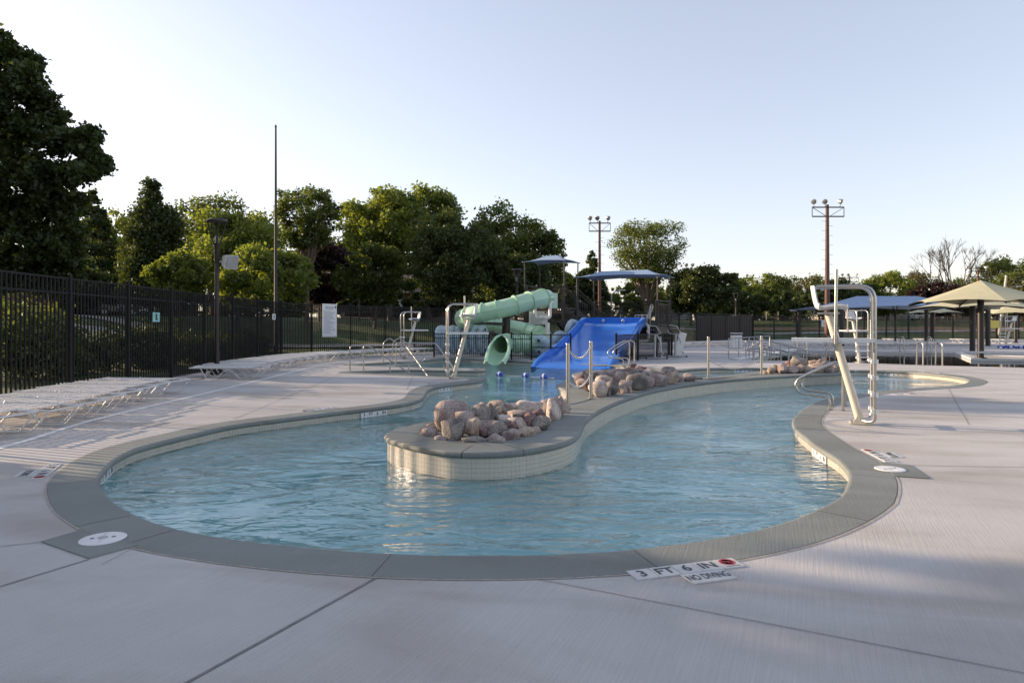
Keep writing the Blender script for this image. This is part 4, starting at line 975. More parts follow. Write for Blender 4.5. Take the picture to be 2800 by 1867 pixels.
for k in range(nseg):
    i0, i1 = int(round(k*per)), int(round((k+1)*per)); seg = sm[i0:i1+1]
    ts = open_tube(seg, TR).build('tube_section', M_GREEN, gs, True)
    d = (seg[-1]-seg[-2]).normalized(); e = seg[-1]
    if k < nseg-1: MB().tube([e-d*.028, e-d*.027, e+d*.027, e+d*.028], [TR-.01, TR+.06, TR+.06, TR-.01], 24, cap=False).build('flange', M_GREEN, gs)
    for s in (-1, 1):                              # seam ridges half way up each side
        rid = []
        for j, p in enumerate(seg):
            dd = (seg[min(j+1,len(seg)-1)]-seg[max(j-1,0)]).normalized(); side = dd.cross(Vector((0,0,1))).normalized(); rid.append(p + side*s*(TR+.012))
        MB().tube(rid, .02, 5).build('seam', M_GREEN, ts)
st = A(1506,815,32.15); Ms = Matrix.Rotation(R(-28),3,'Z'); MB().box(st+Vector((.12,.02,-.12)), (.08,.86,.74), M=Ms).build('entry_panel', M_GREEN, gs)
# exit chute: a half open trough with flared lips
e = sm[-1]; d0 = (sm[-1]-sm[-3]).normalized(); d0.z = 0; d0.normalize(); side = d0.cross(Vector((0,0,1))).normalized()
end = Vector((A(1352,985,27.4).x, 27.35, ZW-.03)); rows = []
for k in range(13):
    f = k/12; c = e.lerp(Vector((end.x, end.y, end.z+TR*.98)), f); c.z = e.z + (end.z+TR*.98-e.z)*(f**.8)
    half = 180-90*min(1, f*2.2)**.7 if k else 179; half -= 34*max(0, f-.45)/.55; rr = TR*(1-.06*f)
    row = []; lip = .03+.085*min(1, f*2)
    al = [-half + 2*half*j/18 for j in range(19)]
    def P(an, r=rr): return c + side*math.sin(R(an))*r - Vector((0,0,1))*math.cos(R(an))*r
    l0, l1 = P(-half), P(half)
    row = [l0 - side*lip - Vector((0,0,.12*f)), l0 - side*lip*.5] + [P(a_) for a_ in al] + [l1 + side*lip*.5, l1 + side*lip - Vector((0,0,.12*f))]
    rows.append(row)
MB().slab(rows, -.03).build('exit_chute', M_GREEN, gs, True)
MB().tube([e-d0*.05, e-d0*.049, e+d0*.03, e+d0*.031], [TR-.02, TR+.03, TR+.03, TR-.02], 24, cap=False).build('end_ring', M_GREEN, gs)
cb_ = A(1384,975,32.2); colx = cb_.x
MB().tube([(colx,32.4,-.02),(colx,32.4,2.05)], .20, 16).build('support_column', M_BROWN, gs, True)
MB().lathe([(.32,0),(.32,.03),(.2,.05)], 16, c=(colx,32.4,0)).build('column_base', M_BROWN, gs)
for q, z in ((A(1300,862,30.8),1.55),(A(1345,890,34.4),.75),(A(1440,826,30.7),1.9),(A(1300,884,33.9),.95)):
    MB().beam((colx,32.4,z), q-Vector((0,0,.36)), .12, .14).build('support_arm', M_BROWN, gs)

# blue slide
bs = thing('wide_slide', 'wide open bright blue slide running down into the river', 'water slide', (2.2,28,0))
B0, B1 = Vector((5.07,33.0,0)), Vector((2.22,25.55,0)); dv = (B1-B0); LB = dv.length; dv.normalize(); sv = Vector((-dv.y, dv.x, 0))*1.0
if sv.x < 0: sv = -sv
HWB = 1.37
def zprof(t):
    K = [(0,1.64),(.06,1.62),(.12,1.52),(.2,1.30),(.4,.84),(.6,.44),(.74,.20),(.84,.10),(.92,.06),(.96,-.03),(1,-.22)]
    def lin(q):
        q = min(1, max(0, q))
        for (a, za), (b, zb) in zip(K, K[1:]):
            if q <= b: return za+(zb-za)*(q-a)/(b-a)
    return sum(lin(t+d*.012)*w for d, w in ((-4,1),(-3,2),(-2,3),(-1,4),(0,4),(1,4),(2,3),(3,2),(4,1)))/24
rows, lw, rw = [], [], []
ns = 36
for k in range(ns+1):
    t = k/ns; c = B0 + dv*LB*t + Vector((0,0,zprof(t))); fl = 1 + .05*max(0, t-.6)
    rows.append([c + sv*HWB*fl*f - Vector((0,0,.05*(abs(f) < .9))) for f in (-1,-.93,-.5,-.02,0,.02,.5,.93,1)])
    wh = .26*(1-max(0,(t-.82)/.18)*.85) ; wh = max(.04, wh)
    for lst, s in ((lw,-1),(rw,1)):
        b = c + sv*s*HWB*fl; o_ = sv*s
        lst.append([b + Vector((0,0,-.02)), b + Vector((0,0,wh*.8)) + o_*.02, b + Vector((0,0,wh)) + o_*.07, b + Vector((0,0,wh)) + o_*.15, b + Vector((0,0,wh*.75)) + o_*.20, b + Vector((0,0,-.16)) + o_*.18, b+Vector((0,0,-.18))+o_*.05])
mb = MB().slab(rows, .03); mb.build('slide_bed', M_BLUE, bs, True)
MB().grid(lw).build('side_wall', M_BLUE, bs, True); MB().grid(rw).build('side_wall', M_BLUE, bs, True)
for f in (.0,): MB().tube([B0+dv*LB*t+Vector((0,0,zprof(t)-.038)) for t in (.1,.2,.3,.4,.5,.6,.7)], .012, 4).build('seam', mat('slide_blue_seam', (.05,.20,.60), .3), bs)
for t in (.27,.48,.66): c = B0+dv*LB*t+Vector((0,0,zprof(t)-.042)); MB().tube([c-sv*HWB*.93, c+sv*HWB*.93], .008, 4).build('seam', M_BLUE, bs)
c = B0 + Vector((0,0,1.73)); M3 = Matrix((sv, dv, Vector((0,0,1)))).transposed()
hd = MB().box(c - dv*.02, (HWB*2+.3,.10,.30), M=M3).build('header', M_BLUE, bs)
for s in (-.55, .45):
    q = c + sv*s*1.0 + dv*.04; Mz = (-Vector((0,0,1)).cross(sv)).to_track_quat('Z','Y').to_matrix(); Mz = dv.to_track_quat('Z','Y').to_matrix()
    nz = MB().lathe([(.075,-.01),(.075,.02),(.055,.035),(.03,.035),(.03,.0)], 18, c=q, M=Mz).build('nozzle', M_WHITE, hd)
    MB().lathe([(.03,.0355),(.03,.038)], 12, c=q, M=Mz).build('nozzle_hole', M_INK, hd)
for s in (-1,1):
    for t in (.22,.42): q = B0+dv*LB*t+sv*s*1.2; MB().tube([(q.x,q.y,-.01),(q.x,q.y,zprof(t)-.06)], .06, 8).build('support_post', M_BROWN, bs)
pp = A(1828,884,32.0)
MB().tube(rounded([(6.45,32.5,1.55),(6.6,32.2,1.5),(6.6,32.2,.75),(6.0,31.9,.72)], .15), .07, 10).build('feed_pipe', M_PVC, bs, True)

# tower with two decks, stairs and two canopies
tw = thing('slide_tower', 'dark brown steel slide tower with two decks, stairs and railings', 'tower', (4,34.5,0))
U, V = Vector((.88,-.47,0)), Vector((.47,.88,0))
def tp(o, a, b, z): return o + U*a + V*b + Vector((0,0,z))
def deckbox(o, w, dp, z, rails_, rh=1.1):
    M3 = Matrix((U, V, Vector((0,0,1)))).transposed()
    MB().box(tp(o, w/2, dp/2, z-.05), (w,dp,.08), M=M3).build('deck_plate', M_BROWN, tw)
    for a, b in ((0,0),(w,0),(0,dp),(w,dp)): MB().beam(tp(o,a,b,0), tp(o,a,b,z+rh), .12, .12).build('column', M_BROWN, tw)
    for b in (0, dp): MB().beam(tp(o,0,b,z-.2), tp(o,w,b,z-.2), .05, .28).build('beam', M_BROWN, tw)
    for a in (0, w): MB().beam(tp(o,a,0,z-.2), tp(o,a,dp,z-.2), .05, .28).build('beam', M_BROWN, tw)
    for a in (0, w):
        for b in (0, dp):
            for k in range(2): MB().lathe([(.03,0),(.03,.02),(.01,.03)], 8, c=tp(o,a+(.12 if a == 0 else -.12)*(k+1),b,z-.14)-V*.045, M=(-V).to_track_quat('Z','Y').to_matrix()).build('bolt', M_GALV, tw)
    for (a0,b0),(a1,b1) in rails_:
        p, q = tp(o,a0,b0,z), tp(o,a1,b1,z)
        for h in (rh, rh-.16, .1): MB().beam(p+Vector((0,0,h)), q+Vector((0,0,h)), .035, .04).build('rail', M_BROWN, tw)
        n = int((q-p).length/.12)
        for k in range(1, n): r_ = p.lerp(q, k/n); MB().beam(r_+Vector((0,0,.1)), r_+Vector((0,0,rh-.16)), .018, .018).build('baluster', M_BROWN, tw)
        for e_ in (p, q): MB().lathe([(.03,-.03),(.045,0),(.03,.03)], 8, c=e_+Vector((0,0,rh+.02))).build('rail_cap', M_GALV, tw)
O1 = Vector((.75,34.7,0)); O2 = Vector((3.35,34.0,0))
w1, d1, w2, d2 = 2.1, 1.7, 4.1, 2.3
deckbox(O1, w1, d1, 2.42, [((0,d1),(w1,d1)),((0,0),(.6,0)),((0,0),(0,d1)),((1.5,0),(w1,0))])
deckbox(O2, w2, d2, 1.42, [((0,d2),(w2,d2)),((w2,0),(w2,d2)),((0,0),(.15,0)),((w2-.5,0),(w2,0))], 1.28)
def stairs(p, q, n, w):
    p, q = Vector(p), Vector(q); d = (q-p); hd_ = Vector((d.x,d.y,0)).normalized(); s = Vector((-hd_.y,hd_.x,0))
    for k in (-1,1):
        MB().beam(p+s*k*w/2-Vector((0,0,.1)), q+s*k*w/2-Vector((0,0,.1)), .05, .26).build('stringer', M_BROWN, tw)
        MB().beam(p+s*k*w/2+Vector((0,0,1.05)), q+s*k*w/2+Vector((0,0,1.05)), .04, .045).build('stair_rail', M_BROWN, tw)
        MB().beam(p+s*k*w/2+Vector((0,0,.90)), q+s*k*w/2+Vector((0,0,.90)), .03, .03).build('stair_rail', M_BROWN, tw)
        for j in range(n*2): r_ = p.lerp(q, (j+.5)/(n*2)) + s*k*w/2; MB().beam(r_, r_+Vector((0,0,.9)), .016, .016).build('baluster', M_BROWN, tw)
    for j in range(n):
        r_ = p.lerp(q, (j+.5)/n); M3 = Matrix((hd_, s, Vector((0,0,1)))).transposed(); MB().box(r_, (.28,w-.05,.04), M=M3).build('stair_tread', M_BROWN, tw)
stairs(tp(O1,w1,.9,2.38), tp(O2,.3,1.3,1.45), 5, 1.0)
stairs(tp(O2,1.2,d2+.5,1.40), tp(O2,-2.0,d2+1.1,.05), 7, 1.0)
stairs(tp(O1,w1-.3,.2,1.75), tp(O2,.2,.3,.25), 8, .9)
def canopy(name, lab, cat, q, rise, inset, matf, sag=.12, posts=True, zb=0, pr=.045, pin=.06):
    q = [Vector(p) for p in q]; c = sum(q, Vector())/4; t = thing(name, lab, cat, (c.x, c.y, zb))
    la, lb = (q[1]-q[0]).length, (q[2]-q[1]).length
    if la < lb: q = q[1:]+q[:1]
    m0, m1 = (q[1]+q[2])/2, (q[3]+q[0])/2; r0 = m0.lerp(m1, inset)+Vector((0,0,rise)); r1 = m1.lerp(m0, inset)+Vector((0,0,rise))
    def edge(a, b, n=8): return [a.lerp(b, k/n)+(c-a.lerp(b,k/n)).normalized()*sag*1.2*math.sin(math.pi*k/n)*Vector((1,1,0)).length*.6+Vector((0,0,sag*.6*math.sin(math.pi*k/n))) for k in range(n+1)]
    mb = MB()
    def panel(ea, rb):
        rows = []
        for f in (0,.25,.5,.75,1): rows.append([a.lerp(b, f) - Vector((0,0,sag*.35*math.sin(math.pi*f))) for a, b in zip(ea, rb)])
        mb.grid(rows)
    e0, e1, e2, e3 = edge(q[0],q[1]), edge(q[1],q[2]), edge(q[2],q[3]), edge(q[3],q[0])
    rl = [r1.lerp(r0, k/8) for k in range(9)]
    panel(e0, rl); panel(e1, [r0]*9); panel(e2, rl[::-1]); panel(e3, [r1]*9)
    mb.build('fabric', matf, t, False)
    hem = e0[:-1]+e1[:-1]+e2[:-1]+e3[:-1]; MB().tube(hem, .018, 5, closed=True).build('hem_cable', matf, t)
    for p in q:
        if posts:
            b = p.lerp(Vector((c.x,c.y,p.z)), pin); MB().tube([(b.x,b.y,zb),(b.x,b.y,p.z+.02)], pr, 8).build('post', M_BROWN, t, True)
            MB().tube([(b.x,b.y,p.z),(p.x,p.y,p.z)], pr*.5, 6).lathe([(.03,-.03),(.05,0),(.03,.03)], 8, c=(p.x,p.y,p.z)).build('corner_fitting', M_GALV, t)
    return t
canopy('shade_canopy', 'small blue fabric canopy above the upper slide deck', 'canopy', pr=.032, q=[tp(O1,-.15,-.1,4.78),tp(O1,w1+.15,-.1,4.78),tp(O1,w1+.15,d1+.1,4.78),tp(O1,-.15,d1+.1,4.78)], rise=.36, inset=.34, matf=M_SHADE, zb=2.4)
canopy('shade_canopy', 'long blue fabric canopy above the blue slide deck', 'canopy', pr=.034, q=[tp(O2,-.15,-.1,3.93),tp(O2,w2+.2,-.1,3.93),tp(O2,w2+.2,d2+.1,3.93),tp(O2,-.15,d2+.1,3.93)], rise=.36, inset=.22, matf=M_SHADE, zb=1.4)
# white feed pipe, sign on the tower, chair on the deck
pv = thing('feed_pipe', 'white plastic water pipe with a square loop beside the green slide', 'pipe', (1.65,31.2,0))
P0 = A(1497,975,31.2); MB().tube([(P0.x,31.2,0),(P0.x,31.2,1.62)], .105, 14).build('riser', M_PVC, pv, True)
MB().tube(rounded([A(1463,842,31.0),A(1463,869,31.0),A(1504,869,31.2),A(1504,828,31.3),A(1511,826,31.8)], .13), .075, 12).build('loop', M_PVC, pv, True)
for k in range(4): c = A(1472+k*6,868.5,31.03); MB().tube([c-Vector((.02,0,0)), c+Vector((.02,0,0))], .088, 12).build('coupling', M_PVC, pv)
def sign(name, lab, a, b, z0, z1, mat_, lines=0, seed=1, border=True):
    a, b = Vector(a), Vector(b); d = (b-a); w = d.length; d.normalize(); t = thing(name, lab, 'sign', ((a+b)/2).to_3d() if len(a) == 2 else Vector(((a.x+b.x)/2,(a.y+b.y)/2,z0)), math.atan2(d.y, d.x))
    MB().box((0,0,(z1-z0)/2), (w,.012,z1-z0)).build('panel', mat_, t, local=True); rnd = random.Random(seed); p = KIDS[t.name][0]
    if border: MB().box((0,-.008,.04), (w*.92,.003,.012)).build('border', M_NAVY, p, local=True)
    H = z1-z0; k0 = H*.90
    if lines:
        for j in range(2): MB().box((-.02*w,-.008,k0-j*H*.045), (w*(.62-.1*j),.003,H*.022)).build('title_line', M_TEXT, p, local=True)
        mb = MB()
        for j in range(lines):
            ww = w*rnd.uniform(.45,.84); mb.box((-w*.42+ww/2,-.008,k0-H*.13-j*H*.70/lines), (ww,.003,H*.28/lines*.9))
        mb.build('print_lines', M_TEXT, p, local=True, kind='stuff')
        MB().lathe([(w*.06,0),(w*.06,.003)], 12, c=(w*.40,-.009,k0), M=Matrix.Rotation(R(90),3,'X')).build('emblem', M_NAVY, p, local=True)
    return t
sign('rules_sign', 'large white rules sign hung on the fence above the long lounger row', (-8.80,30.9,0), (-8.33,31.63,0), .95, 2.5, M_WHITE, 22)
s0 = A(1446.6,887,31.9); s1 = A(1497,887,31.7); sign('rules_sign', 'white rules sign on the slide tower behind the white pipe', (s0.x,s0.y,0), (s1.x,s1.y,0), 1.53, 2.16, M_WHITE, 14, 2)
def small_sign(px, py, d, w, h, m_, lab, fig=True):
    c = A(px, py, d); t = thing('fence_sign', lab, 'sign', c, R(78) if px < 800 else R(30) if px < 2000 else 0)
    MB().box((0,0,0), (w,.01,h)).build('panel', m_, t, local=True)
    if fig: MB().lathe([(.03,0),(.03,.004)], 10, c=(0,-.008,h*.25), M=Matrix.Rotation(R(90),3,'X')).box((0,-.008,-h*.05), (.05,.004,h*.4)).box((0.01,-.008,-h*.25), (.1,.004,.025)).build('figure', M_INK, t, local=True)
small_sign(427,867,17.0,.24,.24,M_TEAL,'small teal sign with a dark figure on the left fence'); small_sign(749,866,26.8,.22,.23,M_WHITE,'small white sign on the left fence right of the street lamp')
small_sign(1909,879,55.3,.32,.5,M_WHITE,'small white sign on the gate left of the privacy panels'); small_sign(2253,884,69.2,.5,.7,M_WHITE,'small white sign on the far fence behind the floodlight pole'); small_sign(2722,886.5,69.6,1.1,.8,M_YEL,'pale yellow sign on the far fence at right', False)
wc = thing('deck_chair', 'white slatted armchair on the blue slide deck', 'chair', tp(O2, 3.3, .55, 1.42), R(-28))
for s in (-1,1): MB().tube(rounded([(-.35,s*.28,0),(-.35,s*.28,.58),(.25,s*.28,.58),(.25,s*.28,0)], .08), .018, 6).build('arm_frame', M_ALU, wc, True, local=True)
for k in range(6): MB().box((-.3+k*.1,0,.38), (.07,.52,.015)).build('seat_strap', M_STRAP, wc, local=True)
for k in range(7): MB().box((.25+.025*k,0,.46+.085*k), (.014,.52,.065)).build('back_strap', M_STRAP, wc, local=True)
for s in (-1,1): MB().tube(rounded([(.22,s*.27,.36),(.42,s*.27,1.02),(.42,0,1.10)], .12), .016, 6).build('back_frame', M_ALU, wc, True, local=True)
# enclosure fences
def low_fence(lab, pts, h=1.12, **kw): return fence('low_fence', lab, pts, h, .105, rails=(.985,.80,.16), post=.075, rail=.035, bot=.06, pk=.02, **kw)
def GP(x, y): g = G(x, y); return (g.x, g.y)
low_fence('low black picket fence in front of the standing inner tubes', [GP(1187,976.5), GP(1259.6,977.6), GP(1337,978.5)])
low_fence('low black picket gate panel right of the green slide exit', [GP(1398.7,983), GP(1453,984)])
rf = thing('rail_fence', 'low black three rail fence between the green gate panel and blue slide', 'fence', G(1453,984)); rp = [G(1453,984), G(1506,985.5), G(1560,985)]
for a, b in zip(rp, rp[1:]):
    for z in (.15,.55,1.09): MB().beam(a+Vector((0.04,0,z)), b+Vector((-.04,0,z)), .03, .035).build('rail', M_BLACK, rf)
for p in rp[1:]: MB().beam(p, p+Vector((0,0,1.14)), .075, .075).build('post', M_BLACK, rf)
low_fence('low black picket fence on the deck right of the blue slide', [GP(1684.8,993), GP(1744,985.5), GP(1836.8,976)])
# inner tubes
def tube_ring(lab, c, L, Wd, rr, rot, group, handles=2):
    t = thing('inner_tube', lab, 'inner tube', c, group=group); t.rotation_euler = rot; k = 26; pts = []
    a, b = L/2-rr-Wd*.12, Wd/2-rr
    for j in range(k):
        an = 2*math.pi*j/k; ca, sa = math.cos(an), math.sin(an); pts.append((math.copysign(abs(ca)**.85, ca)*b, 0, math.copysign(abs(sa)**.7, sa)*a*1.06))
    MB().tube(pts, rr, 12, closed=True).build('ring', M_TUBE, t, True, local=True)
    MB().tube([(-b,0,0),(b,0,0)], rr*.7, 10).build('middle_bar', M_TUBE, t, True, local=True)
    for s in (-1,1):
        h_ = MB()
        h_.lathe([(.045,-rr*1.03),(.075,-rr*1.0),(.045,-rr*.95)], 10, c=(b*.05*s,0,s*a*.98), M=Matrix.Rotation(R(90),3,'X')).lathe([(.045,rr*1.03),(.075,rr*1.0),(.045,rr*.95)], 10, c=(b*.05*s,0,s*a*.98), M=Matrix.Rotation(R(90),3,'X')).build('handle', M_INK, t, local=True)
for k, px in enumerate((1206,1221,1239,1257,1279,1298,1318)):
    p = A(px+1, 930, 31.9+.09*k); tube_ring(f'clear blue double inner tube, {ORD[k]} from the left in the standing row', (p.x, p.y, .80), 1.58, .98, .165, (0,R(-3),R(62)), 'inner tubes standing behind the low fence')
for k, (px, py, d, L_, W_, rot, lab) in enumerate(((1478,942,30.4,1.2,1.1,(R(25),R(8),R(-30)),'clear inner tube leaning behind the three rail fence, left of the others'),(1458,958,31.2,1.3,1.1,(R(70),R(10),R(20)),'clear inner tube lying behind the gate panel'),(1508,962,30.6,1.2,1.1,(R(60),R(-14),R(10)),'clear inner tube lying low beside the blue slide'),
      (1532,934,31.6,1.25,1.1,(R(15),R(20),R(35)),'clear inner tube leaning beside the left wall of the blue slide'),(1566,900,32.8,1.2,1.05,(R(12),R(20),R(50)),'clear inner tube standing high beside the blue slide wall'),(1328,950,33.0,1.2,1.0,(R(10),R(8),R(70)),'clear inner tube behind the end of the standing row'))):
    p = A(px, py, d); tube_ring(lab, (p.x, p.y, max(.3, p.z)), L_, W_, .17, rot, 'loose inner tubes by the blue slide')
# two folded wheeled stands by the low fence
for k, (px, py, lab) in enumerate(((1790,982.5,'grey metal stand with bent handles at the low fence, left one'),(1846,977,'grey metal stand with bent handles and folded panel at the fence end'))):
    b = G(px, py); t = thing('wheeled_stand', lab, 'stand', b)
    M = lambda mb, n, m_=M_GALV, sm=True: mb.build(n, m_, t, sm, local=True)
    M(MB().tube([(0,0,.06),(.03,0,1.08)], .05, 8), 'upright'); M(MB().tube([(.32,.1,.06),(.26,.1,1.0)], .045, 8), 'upright')
    M(MB().tube([(-.38,-.1,.05),(.5,-.1,.05)], .03, 6).tube([(.1,-.35,.05),(.3,.5,.05)], .03, 6), 'cross_base')
    for x, y in ((-.38,-.1),(.5,-.1),(.3,.5)): M(MB().lathe([(.05,-.02),(.05,.02)], 10, c=(x,y,.05), M=Matrix.Rotation(R(90),3,'X')), 'wheel', M_INK)
    M(MB().tube(rounded([(-.35,0,1.28),(-.3,0,1.12),(.05,0,1.08),(.3,0,1.14),(.15,0,1.3),(.1,0,1.45),(-.25,0,1.5)], .1), .02, 6), 'handle')
    M(MB().tube(rounded([(.1,0,1.08),(.25,0,.75),(.2,.05,.4),(.42,.05,.2)], .1), .03, 6), 'brace')
    if k: M(MB().box((.25,.02,.62), (.34,.05,1.1), M=Matrix.Rotation(R(14),3,'Y')), 'folded_panel', M_ALU, False)
bc = thing('storage_cabinet', 'white upright cabinet with a dark slot under its lid behind the ramp railing', 'cabinet', A(2013,933,44)*Vector((1,1,0)).x if False else (A(2013,933,44).x,44,0))
MB().box((0,0,.42), (.60,.55,.84)).build('body', M_WHITE, bc, local=True); MB().box((0,0,.97), (.66,.6,.05)).build('lid', M_WHITE, bc, local=True); MB().box((0,0,.90), (.5,.5,.12)).build('slot', M_INK, bc, local=True)
for x in (-.14,.14): MB().box((x,-.28,.42), (.012,.012,.82)).build('groove', M_GALV, bc, local=True)
# diving board at the right
db = thing('diving_board', 'long white diving board low over the lap pool at right', 'diving board', (20.5,27.4,0))
e0 = A(2636,981,28.2); M3 = Matrix.Rotation(R(-6),3,'Z')
MB().box((e0.x+2.6,27.9,.36), (5.2,.52,.06), M=M3).build('board', M_WHITE, db)
for x in (e0.x+2.9,e0.x+4.6): MB().box((x,27.9,.16), (.35,.5,.34)).build('stand', M_GALV, db)
struct(MB().box(((G(2740,972).x),33.5,.0), (.45,3.6,.012), R(20)).build('white_deck_line', M_LINE))
bl = thing('lane_line_reel', 'coil of blue and white lane line floats on the deck at right', 'lane line', A(2780,957,42)*1); bl.location.z = 0
for k in range(26): MB().lathe([(.05,-.06),(.08,0),(.05,.06)], 8, c=((k % 13)*.16-1, (k//13)*.2, .09+.03*(k % 3)), M=Matrix.Rotation(R(90),3,'Y')).build('float_disc', M_WHITE if k % 4 == 0 else mat('float_blue', (.02,.05,.4), .4) if k == 1 else bpy.data.materials.get('float_blue') or M_NAVY, bl, local=True)

# ---- umbrellas and shade sail
def umbrella(px, pyb, r, zp, ze, lab, rot=0, n=6):
    b = G(px, pyb); t = thing('shade_umbrella', lab, 'umbrella', b, R(rot), 'tan shade umbrellas on the right deck'); mb = MB()
    for k in range(n):
        a0, a1 = 2*math.pi*k/n, 2*math.pi*(k+1)/n; rows = []
        for f in (0.001,.25,.5,.75,1):
            row = []
            for j in range(7):
                u = j/6; p = Vector((math.cos(a0),math.sin(a0),0)).lerp(Vector((math.cos(a1),math.sin(a1),0)), u)
                sg = math.sin(math.pi*u)*f; row.append(p*r*f*(1-.06*sg) + Vector((0,0,zp-(zp-ze)*(f**.92)+.12*sg*f)))
            rows.append(row)
        mb.grid(rows)
    mb.build('fabric', M_TAN, t, False, local=True)
    MB().tube([(0,0,0),(0,0,zp-.25)], .135, 14).lathe([(.25,0),(.25,.03),(.14,.05)], 14).build('post', M_BROWN, t, True, local=True)
    for k in range(n):
        a0 = 2*math.pi*k/n; MB().tube([(.1*math.cos(a0),.1*math.sin(a0),zp-.35),(r*.98*math.cos(a0),r*.98*math.sin(a0),ze-.05)], .045, 6).build('rib', M_BROWN, t, True, local=True)
umbrella(2681.5,979,3.0,3.55,2.50,'nearest tan shade umbrella at right on a dark post',12); umbrella(2659,965,3.0,3.1,2.40,'tan shade umbrella just behind the nearest one',40)
umbrella(2551,931,2.6,3.4,2.65,'small distant tan umbrella under the right end of the blue sail',10); umbrella(2777,937,2.8,3.6,2.45,'tan umbrella at the right frame edge near the far guard chair',20)
bx0, bx1, by0, by1 = 23.4,35.2,48,56
ss = canopy('shade_sail', 'wide blue shade sail on dark posts behind the lap pool', 'shade sail', [(bx0,by0,2.72),(bx1,by0,2.72),(bx1,by1,2.72),(bx0,by1,2.72)], 1.05, .30, M_SHADE, sag=.35, pr=.16, pin=.10)
# ---- lamps, poles
def street_lamp(px, pyb, h, lab, spk=None):
    b = G(px, pyb); t = thing('street_lamp', lab, 'street lamp', b); M = lambda mb, n, m_=M_BROWN, p=t: mb.build(n, m_, p, True, local=True)
    M(MB().lathe([(.26,0),(.26,.05),(.17,.07),(.17,.12),(.10,.2)], 12), 'base_plate'); M(MB().tube([(0,0,.1),(0,0,h-1.35)], [.075,.062], 12), 'pole')
    M(MB().lathe([(.062,h-1.36),(.075,h-1.3),(.085,h-.85),(.11,h-.75)], 12), 'collar')
    for k in range(4): a_ = k*1.571+.5; M(MB().tube([(.09*math.cos(a_),.09*math.sin(a_),h-.78),(.26*math.cos(a_),.26*math.sin(a_),h-.09)], .022, 6), 'lantern_arm')
    M(MB().lathe([(.05,h-.78),(.05,h-.55),(.035,h-.5)], 14), 'lantern_glass', mat('lamp_lens', (.10,.11,.13), .1, var=.1))
    M(MB().lathe([(.29,h-.10),(.31,h-.06),(.27,h-.02),(.06,h)], 18), 'lantern_cap', M_DKMETAL)
    if spk:
        s = thing('loudspeaker', spk[1], 'loudspeaker', b + Vector((.38,-.05,spk[0])), R(-35)); M(MB().tube([(-.44,0,0),(-.1,0,0)], .03, 8), 'bracket', M_GALV, s)
        rows = [[Vector((x, y*w, z*w)) for y, z in ((-1,-1),(1,-1),(1,1),(-1,1))] for x, w in ((-.14,.12),(-.13,.14),(.16,.21),(.18,.21))]
        g = MB().grid(rows, True); n0 = len(g.v)-4; g.f += [(3,2,1,0),(n0,n0+1,n0+2,n0+3)]; g.v = [tuple(Matrix.Rotation(R(14),3,'Y') @ Vector(v)) for v in g.v]; g.build('horn_box', mat('speaker_grey', (.50,.50,.50), .5), s, local=True)
        MB().box((.19,0,-.045), (.01,.36,.36), M=Matrix.Rotation(R(14),3,'Y')).build('grille', M_GALV, s, local=True)
street_lamp(593,1023,4.75,'tall dark street lamp at the start of the long lounger row',(3.45,'light grey loudspeaker on the left street lamp'))
street_lamp(1413,958,4.85,'dark street lamp behind the green slide',(2.55,'grey loudspeaker on the lamp behind the green slide'))
street_lamp(2012,933,4.5,'dark street lamp behind the privacy fence',(2.1,'pale loudspeaker on the lamp behind the privacy fence'))
for px, pyb, h, lab in ((2448,940,3.3,'short dark lamp post under the blue shade sail'),):
    street_lamp(px, pyb, h, lab)
fp = A(754,950,30); t = thing('flag_pole', 'very tall bare tapered pole behind the left fence', 'pole', (fp.x,30,0))
MB().tube([(0,0,-.05),(0,0,2.6),(0,0,2.62),(0,0,6),(0,0,10.4)], [.085,.082,.072,.06,.04], 12).build('pole', M_MAST, t, True, local=True); MB().lathe([(.035,10.4),(.055,10.44),(.035,10.5),(.01,10.53)], 10).build('pole_cap', M_DKMETAL, t, local=True)
def flood(px, top, d, lab, w=1.6, steps=True, n=3, r=.15):
    x = (px-CX)*d/F; h = EYE+(HZ-top)*d/F; t = thing('floodlight_pole', lab, 'floodlight pole', (x,d,0)); M = lambda mb, nm, m_=M_POLE, sm=False: mb.build(nm, m_, t, sm, local=True)
    M(MB().tube([(0,0,0),(0,0,h)], [r*1.2,r*.72], 10), 'pole', M_POLE, True)
    for z in (h-.25, h-1.05): M(MB().beam((-w,-.15,z), (w,-.15,z-.0), .1, .1), 'cross_arm', M_DKMETAL)
    for s in (-1,1):
        M(MB().beam((s*w,-.15,h-.25), (s*w,-.15,h-1.05), .05, .05), 'arm_tie', M_DKMETAL); M(MB().beam((s*.2,-.15,h-1.0), (s*w*.95,-.15,h-.3), .04, .04), 'brace', M_DKMETAL)
    for k, x_ in enumerate(((-w*.9,-w*.2,w*.75) if n == 3 else (-w*.7,.1))):
        Mr = (Vector((.6 if k == n-1 else -.5, -.6, -.35))).to_track_quat('Z','Y').to_matrix()
        M(MB().beam((x_,-.15,h-.2), (x_,-.15,h+.1), .06, .06), 'bracket', M_GALV)
        M(MB().lathe([(.10,-.24),(.14,-.17),(.21,.0),(.235,.13),(.2,.15)], 12, c=(x_,-.2,h+.26), M=Mr), 'floodlight', M_GALV, True)
    if steps:
        mb = MB()
        for k in range(int((h-4)/.42)): z = 3+k*.42; s = 1 if k % 2 else -1; mb.tube([(0,0,z),(s*(r+.30),0,z)], .014, 5)
        M(mb, 'climbing_pegs', M_GALV)
flood(1639.5,604,66,'wooden floodlight pole with three lights behind the blue slide canopy',1.05,True,3,.16); flood(2262,560,58,'tallest wooden floodlight pole with three lights at right',1.38,True,3,.19)
